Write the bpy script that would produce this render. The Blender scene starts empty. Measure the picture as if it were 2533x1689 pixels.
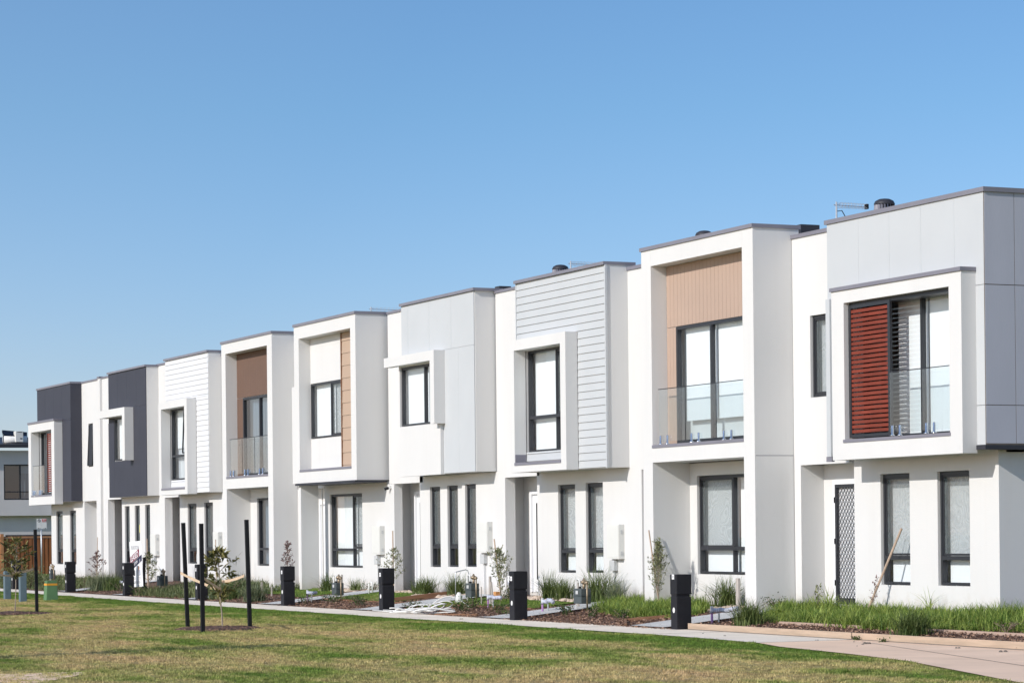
import bpy, math, random
import numpy as np
from mathutils import Matrix, Vector
random.seed(7); rng = np.random.default_rng(7)
C = bpy.context.scene.collection
sc = bpy.context.scene
R = math.radians

# ------------------------------------------------------------------ camera
cam_d = bpy.data.cameras.new('camera'); cam = bpy.data.objects.new('camera', cam_d); C.objects.link(cam)
TH, ROLL = .42712, .01068
F_ = Vector((-math.cos(TH), math.sin(TH), 0)); R_ = Vector((math.sin(TH), math.cos(TH), 0)); U_ = Vector((0, 0, 1))
cr = R_*math.cos(ROLL) - U_*math.sin(ROLL); cu = U_*math.cos(ROLL) + R_*math.sin(ROLL)
M = Matrix(((cr.x, cu.x, -F_.x, 34.9924), (cr.y, cu.y, -F_.y, -24.5376), (cr.z, cu.z, -F_.z, 1.7126), (0, 0, 0, 1)))
cam.matrix_world = M
cam_d.sensor_width = 36; cam_d.lens = 91.85; cam_d.shift_y = .1868; cam_d.clip_start = .5; cam_d.clip_end = 3000
sc.camera = cam
# ------------------------------------------------------------------ sky and sun
SUN_EL, SUN_AZ = R(27.8), R(15.5)          # azimuth measured from the facade normal (-Y) towards +X
w = bpy.data.worlds.new('World'); sc.world = w; w.use_nodes = True
nt = w.node_tree; bg = nt.nodes['Background']
sky = nt.nodes.new('ShaderNodeTexSky'); sky.sky_type = 'NISHITA'; sky.sun_disc = False
sky.sun_elevation = SUN_EL; sky.sun_rotation = math.pi - SUN_AZ
sky.air_density = 1.0; sky.dust_density = 0.2; sky.ozone_density = 2.2; sky.altitude = 50
tint = nt.nodes.new('ShaderNodeVectorMath'); tint.operation = 'MULTIPLY'; tint.inputs[1].default_value = (.5, .6, .8)
# a clear sky is whiter and brighter round the sun than opposite it
tc = nt.nodes.new('ShaderNodeTexCoord'); dt = nt.nodes.new('ShaderNodeVectorMath'); dt.operation = 'DOT_PRODUCT'
dt.inputs[1].default_value = (math.sin(SUN_AZ)*math.cos(SUN_EL), -math.cos(SUN_AZ)*math.cos(SUN_EL), math.sin(SUN_EL))
nt.links.new(tc.outputs['Generated'], dt.inputs[0]); mxs = nt.nodes.new('ShaderNodeMix'); mxs.data_type = 'RGBA'
mrs = nt.nodes.new('ShaderNodeMapRange'); mrs.inputs['From Min'].default_value = -.45; mrs.inputs['From Max'].default_value = .8
nt.links.new(dt.outputs['Value'], mrs.inputs['Value']); nt.links.new(mrs.outputs[0], mxs.inputs['Factor'])
mxs.inputs[6].default_value = (.505, .66, .83, 1); mxs.inputs[7].default_value = (1.40, 1.27, 1.22, 1)
# paler towards the horizon
sz = nt.nodes.new('ShaderNodeSeparateXYZ'); nt.links.new(tc.outputs['Generated'], sz.inputs[0]); mrz = nt.nodes.new('ShaderNodeMapRange'); mrz.inputs['From Max'].default_value = .16
nt.links.new(sz.outputs['Z'], mrz.inputs['Value']); mxz = nt.nodes.new('ShaderNodeMix'); mxz.data_type = 'RGBA'; nt.links.new(mrz.outputs[0], mxz.inputs['Factor'])
mxz.inputs[6].default_value = (1.32, 1.05, 1.18, 1); mxz.inputs[7].default_value = (1.07, 1.10, 1.10, 1)
t2_ = nt.nodes.new('ShaderNodeVectorMath'); t2_.operation = 'MULTIPLY'; nt.links.new(mxs.outputs[2], t2_.inputs[0]); nt.links.new(mxz.outputs[2], t2_.inputs[1]); nt.links.new(t2_.outputs[0], tint.inputs[1])
nt.links.new(sky.outputs[0], tint.inputs[0]); nt.links.new(tint.outputs[0], bg.inputs[0]); bg.inputs[1].default_value = .115
sd = bpy.data.lights.new('sun', 'SUN'); sd.energy = 3.4; sd.angle = R(.53); sd.color = (1, .95, .885)
sun = bpy.data.objects.new('sun', sd); C.objects.link(sun)
sdir = Vector((math.sin(SUN_AZ)*math.cos(SUN_EL), -math.cos(SUN_AZ)*math.cos(SUN_EL), math.sin(SUN_EL)))
sun.rotation_euler = sdir.to_track_quat('Z', 'Y').to_euler(); sun.location = (20, -40, 40)
sc.view_settings.view_transform = 'Standard'; sc.view_settings.look = 'None'
sc.view_settings.exposure = 0.18; sc.view_settings.gamma = 1
sc.cycles.max_bounces = 8; sc.cycles.diffuse_bounces = 4; sc.cycles.transparent_max_bounces = 16

# ------------------------------------------------------------------ materials
def mat(name, col, rough=.7, var=.06, scale=3., bump=0., bscale=60., metal=0., spec=.3, obj_rand=0., stretch=(1, 1, 1)):
    m = bpy.data.materials.new(name); m.use_nodes = True; n = m.node_tree.nodes; l = m.node_tree.links
    b = n['Principled BSDF']; b.inputs['Roughness'].default_value = rough; b.inputs['Metallic'].default_value = metal
    b.inputs['Specular IOR Level'].default_value = spec
    g = n.new('ShaderNodeNewGeometry'); mp = n.new('ShaderNodeMapping'); mp.inputs['Scale'].default_value = stretch
    l.new(g.outputs['Position'], mp.inputs['Vector'])
    nz = n.new('ShaderNodeTexNoise'); nz.inputs['Scale'].default_value = scale; nz.inputs['Detail'].default_value = 5
    l.new(mp.outputs[0], nz.inputs['Vector'])
    mr = n.new('ShaderNodeMapRange'); mr.inputs['From Min'].default_value = .3; mr.inputs['From Max'].default_value = .7
    mr.inputs['To Min'].default_value = 1-var; mr.inputs['To Max'].default_value = 1+var
    l.new(nz.outputs['Fac'], mr.inputs['Value'])
    vm = n.new('ShaderNodeVectorMath'); vm.operation = 'SCALE'; vm.inputs[0].default_value = col
    last = mr.outputs[0]
    if obj_rand:
        oi = n.new('ShaderNodeObjectInfo'); m2 = n.new('ShaderNodeMapRange'); m2.inputs['To Min'].default_value = 1-obj_rand; m2.inputs['To Max'].default_value = 1+obj_rand
        l.new(oi.outputs['Random'], m2.inputs['Value']); mu = n.new('ShaderNodeMath'); mu.operation = 'MULTIPLY'
        l.new(last, mu.inputs[0]); l.new(m2.outputs[0], mu.inputs[1]); last = mu.outputs[0]
    l.new(last, vm.inputs['Scale']); l.new(vm.outputs[0], b.inputs['Base Color'])
    if bump:
        nb = n.new('ShaderNodeTexNoise'); nb.inputs['Scale'].default_value = bscale; nb.inputs['Detail'].default_value = 4
        l.new(mp.outputs[0], nb.inputs['Vector'])
        bp = n.new('ShaderNodeBump'); bp.inputs['Strength'].default_value = bump; bp.inputs['Distance'].default_value = .01
        l.new(nb.outputs['Fac'], bp.inputs['Height']); l.new(bp.outputs[0], b.inputs['Normal'])
    return m
MT = {}
MT['render'] = mat('white_render', (.65, .646, .636), .85, .02, .9, .35, 90, stretch=(1, 1, .45))
MT['lightgrey'] = mat('light_grey_board', (.50, .52, .535), .6, .02, 1.2, .08, 40)
MT['whiteboard'] = mat('white_board', (.67, .68, .70), .6, .02, 1.2)
MT['bluegrey'] = mat('blue_grey_board', (.43, .44, .50), .65, .06, 1.4, .15, 30, stretch=(1, 1, .3))
MT['charcoalboard'] = mat('charcoal_board', (.046, .048, .064), .6, .05, 1.4, .1, 30)
MT['tan'] = mat('tan_board', (.43, .315, .25), .65, .03, 1.5)
MT['brown'] = mat('brown_board', (.155, .095, .07), .65, .04, 1.5)
MT['beige'] = mat('beige_board', (.45, .33, .245), .65, .03, 1.5)
MT['cap'] = mat('grey_metal_capping', (.20, .195, .23), .45, .05, 2, spec=.5)
MT['frame'] = mat('charcoal_aluminium', (.022, .024, .03), .4, .05, 5, spec=.5)
MT['black'] = mat('black_plastic', (.012, .012, .015), .55, .1, 6)
MT['letterbox'] = mat('black_painted_render', (.013, .013, .017), .62, .12, 5, .25, 80)
MT['chrome'] = mat('polished_steel', (.75, .75, .76), .18, .03, 20, metal=1.)
MT['steel'] = mat('galvanised_steel', (.52, .54, .56), .4, .1, 14, metal=.7)
MT['redtimber'] = mat('red_stained_timber', (.19, .036, .02), .6, .25, 9, .2, 60, stretch=(.25, 1, 3))
MT['blind'] = mat('white_roller_blind', (.86, .87, .88), .8, .015, 2)
MT['curtain'] = mat('white_curtain', (.62, .64, .66), .85, .3, 5, stretch=(5, 5, .05))
MT['doorwhite'] = mat('white_door_paint', (.80, .81, .83), .5, .015, 2)
MT['meterbox'] = mat('cream_metal', (.66, .66, .63), .5, .02, 3)
MT['greyplastic'] = mat('grey_plastic', (.50, .51, .51), .5, .05, 8)
MT['whiteplastic'] = mat('white_plastic', (.72, .72, .70), .5, .05, 9)
MT['gasmeter'] = mat('dark_grey_green_metal', (.075, .09, .092), .5, .1, 9)
MT['brass'] = mat('tarnished_brass', (.33, .26, .18), .45, .15, 20, metal=.6)
MT['purple'] = mat('purple_pipe', (.40, .22, .46), .5, .1, 10)
MT['wrap'] = mat('plastic_wrapped_pipe', (.42, .44, .52), .45, .4, 30)
MT['concrete'] = mat('pale_concrete', (.80, .71, .60), .85, .07, 1.3, .2, 50)
MT['pinkconcrete'] = mat('pinkish_concrete', (.86, .62, .45), .85, .08, 1.0, .2, 50)
MT['bluestone'] = mat('grey_concrete_slab', (.50, .50, .495), .85, .08, 1.7, .2, 50)
MT['asphalt'] = mat('asphalt', (.09, .09, .092), .9, .1, 2)
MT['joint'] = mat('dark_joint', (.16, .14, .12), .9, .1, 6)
MT['timber'] = mat('pale_pine', (.45, .34, .25), .7, .14, 5, .2, 40, stretch=(.4, 2, 5))
MT['oldtimber'] = mat('brown_sleeper', (.20, .105, .06), .8, .22, 6, .3, 40, stretch=(.4, .4, 4))
MT['stake'] = mat('bamboo_stake', (.44, .33, .25), .7, .15, 12, stretch=(1, 1, .4))
MT['greytimber'] = mat('weathered_peg', (.42, .38, .34), .8, .2, 14, stretch=(2, 2, .4))
MT['blackstake'] = mat('black_painted_stake', (.010, .010, .012), .6, .2, 10)
MT['hessian'] = mat('hessian_webbing', (.62, .47, .33), .9, .15, 30, .4, 200)
MT['bark'] = mat('young_bark', (.30, .25, .20), .8, .25, 30)
MT['fence'] = mat('merbau_fence', (.30, .115, .045), .7, .25, 4, .2, 40, stretch=(2, 2, .35))
MT['fencecap'] = mat('fence_capping', (.42, .20, .09), .7, .15, 4)
MT['bollard'] = mat('blue_grey_bollard', (.12, .17, .20), .6, .1, 6)
MT['greenbox'] = mat('green_pit_box', (.11, .21, .10), .55, .08, 5)
MT['orange'] = mat('orange_stripe', (.75, .33, .04), .5, .05, 5)
MT['houserender'] = mat('mauve_grey_render', (.60, .57, .565), .85, .04, 1.2, .25, 60)
MT['gutter'] = mat('dark_fascia', (.035, .036, .045), .5, .05, 3)
MT['solar'] = mat('black_solar_panel', (.006, .006, .009), .3, .1, 3)
MT['signwhite'] = mat('white_sign_face', (.82, .82, .83), .5, .01, 3)
MT['signred'] = mat('red_sign_paint', (.55, .03, .04), .5, .02, 3)
MT['signblack'] = mat('black_sign_paint', (.02, .02, .03), .5, .02, 3)
MT['signmaroon'] = mat('maroon_sign_paint', (.20, .02, .05), .5, .02, 3)
MT['signnavy'] = mat('navy_sign_paint', (.025, .025, .06), .5, .02, 3)
MT['signgrey'] = mat('grey_sign_print', (.50, .50, .52), .5, .02, 3)
MT['skinprint'] = mat('printed_portrait', (.45, .25, .18), .6, .1, 20)
MT['yellow'] = mat('yellow_sticker', (.72, .66, .10), .5, .02, 3)
MT['rock'] = mat('pale_river_rock', (.62, .50, .40), .8, .18, 8, obj_rand=.15)
MT['orangebrick'] = mat('orange_clay', (.55, .27, .10), .8, .1, 8)

def weather(m):
    n = m.node_tree.nodes; l = m.node_tree.links; b = n['Principled BSDF']; src = b.inputs['Base Color'].links[0].from_socket
    g = n.new('ShaderNodeNewGeometry'); mp = n.new('ShaderNodeMapping'); mp.inputs['Scale'].default_value = (3.2, 3.2, .13); l.new(g.outputs['Position'], mp.inputs[0])
    nz = n.new('ShaderNodeTexNoise'); nz.inputs['Scale'].default_value = 2.2; nz.inputs['Detail'].default_value = 4; l.new(mp.outputs[0], nz.inputs['Vector'])
    r = n.new('ShaderNodeMapRange'); r.inputs['From Min'].default_value = .52; r.inputs['From Max'].default_value = .75; r.inputs['To Max'].default_value = .05; l.new(nz.outputs['Fac'], r.inputs['Value'])
    n2 = n.new('ShaderNodeTexNoise'); n2.inputs['Scale'].default_value = 5; n2.inputs['Detail'].default_value = 5; l.new(g.outputs['Position'], n2.inputs['Vector'])
    sp = n.new('ShaderNodeSeparateXYZ'); l.new(g.outputs['Position'], sp.inputs[0]); z = n.new('ShaderNodeMath'); z.operation = 'MULTIPLY_ADD'; z.inputs[1].default_value = .55; l.new(n2.outputs['Fac'], z.inputs[0]); l.new(sp.outputs['Z'], z.inputs[2])
    r2 = n.new('ShaderNodeMapRange'); r2.inputs['From Min'].default_value = .88; r2.inputs['From Max'].default_value = .55; r2.inputs['To Max'].default_value = .45; l.new(z.outputs[0], r2.inputs['Value'])
    mx = n.new('ShaderNodeMath'); mx.operation = 'MAXIMUM'; l.new(r.outputs[0], mx.inputs[0]); l.new(r2.outputs[0], mx.inputs[1])
    c = n.new('ShaderNodeMix'); c.data_type = 'RGBA'; l.new(mx.outputs[0], c.inputs['Factor']); l.new(src, c.inputs[6]); c.inputs[7].default_value = (.46, .40, .33, 1); l.new(c.outputs[2], b.inputs['Base Color'])
weather(MT['render'])
def leafmat(name, a, b, scale=14., trans=.25):
    m = bpy.data.materials.new(name); m.use_nodes = True; n = m.node_tree.nodes; l = m.node_tree.links
    p = n['Principled BSDF']; p.inputs['Roughness'].default_value = .55; p.inputs['Specular IOR Level'].default_value = .35
    g = n.new('ShaderNodeNewGeometry'); nz = n.new('ShaderNodeTexNoise'); nz.inputs['Scale'].default_value = scale; nz.inputs['Detail'].default_value = 3
    l.new(g.outputs['Position'], nz.inputs['Vector'])
    mx = n.new('ShaderNodeMix'); mx.data_type = 'RGBA'
    r = n.new('ShaderNodeMapRange'); r.inputs['From Min'].default_value = .35; r.inputs['From Max'].default_value = .65
    ad = n.new('ShaderNodeMath'); ad.operation = 'ADD'
    sb = n.new('ShaderNodeMath'); sb.operation = 'MULTIPLY_ADD'; sb.inputs[1].default_value = .5; sb.inputs[2].default_value = -.25
    l.new(g.outputs['Random Per Island'], sb.inputs[0]); l.new(nz.outputs['Fac'], ad.inputs[0]); l.new(sb.outputs[0], ad.inputs[1])
    l.new(ad.outputs[0], r.inputs['Value']); l.new(r.outputs[0], mx.inputs['Factor'])
    mx.inputs[6].default_value = (*a, 1); mx.inputs[7].default_value = (*b, 1)
    l.new(mx.outputs[2], p.inputs['Base Color'])
    t = n.new('ShaderNodeBsdfTranslucent'); l.new(mx.outputs[2], t.inputs['Color'])
    ms = n.new('ShaderNodeMixShader'); ms.inputs[0].default_value = trans
    l.new(p.outputs[0], ms.inputs[1]); l.new(t.outputs[0], ms.inputs[2]); l.new(ms.outputs[0], n['Material Output'].inputs[0])
    return m
MT['tuft'] = leafmat('strappy_leaf', (.045, .08, .018), (.19, .24, .075), 6)
MT['tuftdry'] = leafmat('grey_green_strappy_leaf', (.08, .12, .06), (.26, .28, .16), 6)
MT['weed'] = leafmat('tall_green_grass', (.075, .15, .018), (.36, .44, .10), 5)
MT['weedgrey'] = leafmat('grey_green_weeds', (.09, .13, .045), (.25, .27, .12), 3)
MT['shrub'] = leafmat('dark_shrub_leaf', (.022, .05, .012), (.08, .14, .03), 9)
MT['sapleaf'] = leafmat('sapling_leaf', (.035, .055, .015), (.17, .20, .06), 9)
MT['tipleaf'] = leafmat('bronze_green_leaf', (.05, .06, .015), (.24, .21, .07), 6)
MT['olive'] = leafmat('olive_leaf', (.10, .12, .05), (.32, .33, .17), 9)
MT['redleaf'] = leafmat('purple_red_leaf', (.10, .05, .05), (.28, .17, .15), 9)
MT['twig'] = mat('dry_twig', (.30, .22, .17), .8, .2, 20)

def glassmat(name, tint, refl, rcol=(1, 1, 1)):
    m = bpy.data.materials.new(name); m.use_nodes = True; n = m.node_tree.nodes; l = m.node_tree.links
    for x in list(n):
        if x.type == 'BSDF_PRINCIPLED': n.remove(x)
    tr = n.new('ShaderNodeBsdfTransparent'); tr.inputs[0].default_value = (*tint, 1)
    gl = n.new('ShaderNodeBsdfGlossy'); gl.inputs['Roughness'].default_value = .02; gl.inputs['Color'].default_value = (*rcol, 1)
    fr = n.new('ShaderNodeLayerWeight'); fr.inputs['Blend'].default_value = .5
    pw = n.new('ShaderNodeMath'); pw.operation = 'POWER'; pw.inputs[1].default_value = 4.2; l.new(fr.outputs['Facing'], pw.inputs[0])
    mu = n.new('ShaderNodeMath'); mu.operation = 'MULTIPLY_ADD'; mu.inputs[1].default_value = refl*.6; mu.inputs[2].default_value = .05*refl; mu.use_clamp = True
    ms = n.new('ShaderNodeMixShader'); l.new(pw.outputs[0], mu.inputs[0]); l.new(mu.outputs[0], ms.inputs[0])
    l.new(tr.outputs[0], ms.inputs[1]); l.new(gl.outputs[0], ms.inputs[2]); l.new(ms.outputs[0], n['Material Output'].inputs[0])
    return m
MT['glass'] = glassmat('window_glass', (.93, .96, .97), 1.3)
MT['glassrail'] = glassmat('balustrade_glass', (.93, .955, .96), 1.1)
MT['glassdark'] = glassmat('tinted_glass', (.42, .50, .56), 2.0)
MT['lining'] = mat('white_room_wall', (.72, .73, .73), .9, .02, 2)
MT['interior'] = mat('dim_room', (.10, .11, .12), .9, .05, 2)
# fly screen: fine woven mesh seen in front of the glass
def screenmat():
    m = bpy.data.materials.new('fly_screen_mesh'); m.use_nodes = True; n = m.node_tree.nodes; l = m.node_tree.links
    p = n['Principled BSDF']; p.inputs['Roughness'].default_value = .7
    g = n.new('ShaderNodeNewGeometry'); nz = n.new('ShaderNodeTexNoise'); nz.inputs['Scale'].default_value = 1.3; nz.inputs['Detail'].default_value = 2
    l.new(g.outputs['Position'], nz.inputs['Vector'])
    wv = n.new('ShaderNodeMath'); wv.operation = 'MULTIPLY'; wv.inputs[1].default_value = 150; l.new(nz.outputs['Fac'], wv.inputs[0])
    sn = n.new('ShaderNodeMath'); sn.operation = 'SINE'; l.new(wv.outputs[0], sn.inputs[0])
    mr = n.new('ShaderNodeMapRange'); mr.inputs['From Min'].default_value = -1; mr.inputs['To Min'].default_value = .30; mr.inputs['To Max'].default_value = .44
    l.new(sn.outputs[0], mr.inputs['Value'])
    p.inputs['Base Color'].default_value = (.20, .23, .235, 1)
    tr = n.new('ShaderNodeBsdfTransparent'); ms = n.new('ShaderNodeMixShader'); l.new(mr.outputs[0], ms.inputs[0])
    l.new(tr.outputs[0], ms.inputs[1]); l.new(p.outputs[0], ms.inputs[2]); l.new(ms.outputs[0], n['Material Output'].inputs[0])
    return m
MT['screen'] = screenmat()

def groundcol(n, l, dryb=0.):
    """shared lawn colour by world position: green strips, straw coloured dry areas, worn orange-brown spots"""
    g = n.new('ShaderNodeNewGeometry'); mp = n.new('ShaderNodeMapping'); mp.inputs['Scale'].default_value = (.16, .42, 0)
    mp.inputs['Rotation'].default_value = (0, 0, R(-8)); mp.inputs['Location'].default_value = (3.1, 1.7, 0)
    l.new(g.outputs['Position'], mp.inputs['Vector'])
    nz = n.new('ShaderNodeTexNoise'); nz.inputs['Scale'].default_value = 1.5; nz.inputs['Detail'].default_value = 5; nz.inputs['Roughness'].default_value = .6
    l.new(mp.outputs[0], nz.inputs['Vector'])
    sp = n.new('ShaderNodeSeparateXYZ'); l.new(g.outputs['Position'], sp.inputs[0])
    # greener strip along the path (it gets the run-off)
    ed = n.new('ShaderNodeMapRange'); ed.inputs['From Min'].default_value = -7.4; ed.inputs['From Max'].default_value = -5.4
    ed.inputs['To Min'].default_value = 0; ed.inputs['To Max'].default_value = .22; l.new(sp.outputs['Y'], ed.inputs['Value'])
    a1 = n.new('ShaderNodeMath'); a1.operation = 'SUBTRACT'; l.new(nz.outputs['Fac'], a1.inputs[0]); l.new(ed.outputs[0], a1.inputs[1])
    fine = n.new('ShaderNodeTexNoise'); fine.inputs['Scale'].default_value = 7; fine.inputs['Detail'].default_value = 4; l.new(g.outputs['Position'], fine.inputs['Vector'])
    fm = n.new('ShaderNodeMath'); fm.operation = 'MULTIPLY_ADD'; fm.inputs[1].default_value = .22; l.new(fine.outputs['Fac'], fm.inputs[0]); l.new(a1.outputs[0], fm.inputs[2])
    cr = n.new('ShaderNodeValToRGB'); e = cr.color_ramp.elements
    e[0].position = .45; e[0].color = (.14, .225, .035, 1); e[1].position = .80; e[1].color = (.60, .43, .23, 1)
    x = e.new(.53); x.color = (.29, .32, .085, 1); x = e.new(.63); x.color = (.50, .42, .18, 1)
    l.new(fm.outputs[0], cr.inputs[0])
    return cr, g, fm
def lawnmat():
    m = bpy.data.materials.new('lawn_soil'); m.use_nodes = True; n = m.node_tree.nodes; l = m.node_tree.links
    p = n['Principled BSDF']; p.inputs['Roughness'].default_value = .95; p.inputs['Specular IOR Level'].default_value = .1
    cr, g, fm = groundcol(n, l)
    sc_ = n.new('ShaderNodeTexNoise'); sc_.inputs['Scale'].default_value = 45; sc_.inputs['Detail'].default_value = 3; l.new(g.outputs['Position'], sc_.inputs['Vector'])
    mr = n.new('ShaderNodeMapRange'); mr.inputs['From Min'].default_value = .3; mr.inputs['From Max'].default_value = .7; mr.inputs['To Min'].default_value = .45; mr.inputs['To Max'].default_value = 1.0
    l.new(sc_.outputs['Fac'], mr.inputs['Value']); vm = n.new('ShaderNodeVectorMath'); vm.operation = 'SCALE'
    l.new(cr.outputs[0], vm.inputs[0]); l.new(mr.outputs[0], vm.inputs['Scale']); l.new(vm.outputs[0], p.inputs['Base Color'])
    bp = n.new('ShaderNodeBump'); bp.inputs['Strength'].default_value = .8; bp.inputs['Distance'].default_value = .03
    l.new(sc_.outputs['Fac'], bp.inputs['Height']); l.new(bp.outputs[0], p.inputs['Normal'])
    return m
def blademat():
    m = bpy.data.materials.new('lawn_blade'); m.use_nodes = True; n = m.node_tree.nodes; l = m.node_tree.links
    p = n['Principled BSDF']; p.inputs['Roughness'].default_value = .6; p.inputs['Specular IOR Level'].default_value = .25
    cr, g, fm = groundcol(n, l)
    rr = n.new('ShaderNodeMapRange'); rr.inputs['To Min'].default_value = .5; rr.inputs['To Max'].default_value = 1.5
    oi = n.new('ShaderNodeObjectInfo'); l.new(oi.outputs['Random'], rr.inputs['Value'])
    vm = n.new('ShaderNodeVectorMath'); vm.operation = 'SCALE'; l.new(cr.outputs[0], vm.inputs[0]); l.new(rr.outputs[0], vm.inputs['Scale'])
    l.new(vm.outputs[0], p.inputs['Base Color'])
    t = n.new('ShaderNodeBsdfTranslucent'); l.new(vm.outputs[0], t.inputs['Color']); ms = n.new('ShaderNodeMixShader'); ms.inputs[0].default_value = .25
    l.new(p.outputs[0], ms.inputs[1]); l.new(t.outputs[0], ms.inputs[2]); l.new(ms.outputs[0], n['Material Output'].inputs[0])
    return m
MT['lawn'] = lawnmat(); MT['blade'] = blademat()
def mulchmat():
    m = bpy.data.materials.new('bark_mulch'); m.use_nodes = True; n = m.node_tree.nodes; l = m.node_tree.links
    p = n['Principled BSDF']; p.inputs['Roughness'].default_value = .9
    g = n.new('ShaderNodeNewGeometry'); v = n.new('ShaderNodeTexVoronoi'); v.inputs['Scale'].default_value = 26; l.new(g.outputs['Position'], v.inputs['Vector'])
    nz = n.new('ShaderNodeTexNoise'); nz.inputs['Scale'].default_value = .9; l.new(g.outputs['Position'], nz.inputs['Vector'])
    cr = n.new('ShaderNodeValToRGB'); e = cr.color_ramp.elements
    e[0].position = .2; e[0].color = (.03, .015, .01, 1); e[1].position = .9; e[1].color = (.30, .17, .11, 1); x = e.new(.6); x.color = (.10, .046, .03, 1)
    sx = n.new('ShaderNodeSeparateColor'); l.new(v.outputs['Color'], sx.inputs[0]); ad = n.new('ShaderNodeMath'); ad.operation = 'MULTIPLY_ADD'
    ad.inputs[1].default_value = .7; l.new(sx.outputs[0], ad.inputs[0]); mm = n.new('ShaderNodeMath'); mm.operation = 'MULTIPLY'; mm.inputs[1].default_value = .42
    l.new(nz.outputs['Fac'], mm.inputs[0]); l.new(mm.outputs[0], ad.inputs[2]); l.new(ad.outputs[0], cr.inputs[0]); l.new(cr.outputs[0], p.inputs['Base Color'])
    bp = n.new('ShaderNodeBump'); bp.inputs['Strength'].default_value = 1; bp.inputs['Distance'].default_value = .03; l.new(v.outputs['Distance'], bp.inputs['Height']); l.new(bp.outputs[0], p.inputs['Normal'])
    return m
MT['mulch'] = mulchmat()

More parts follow.
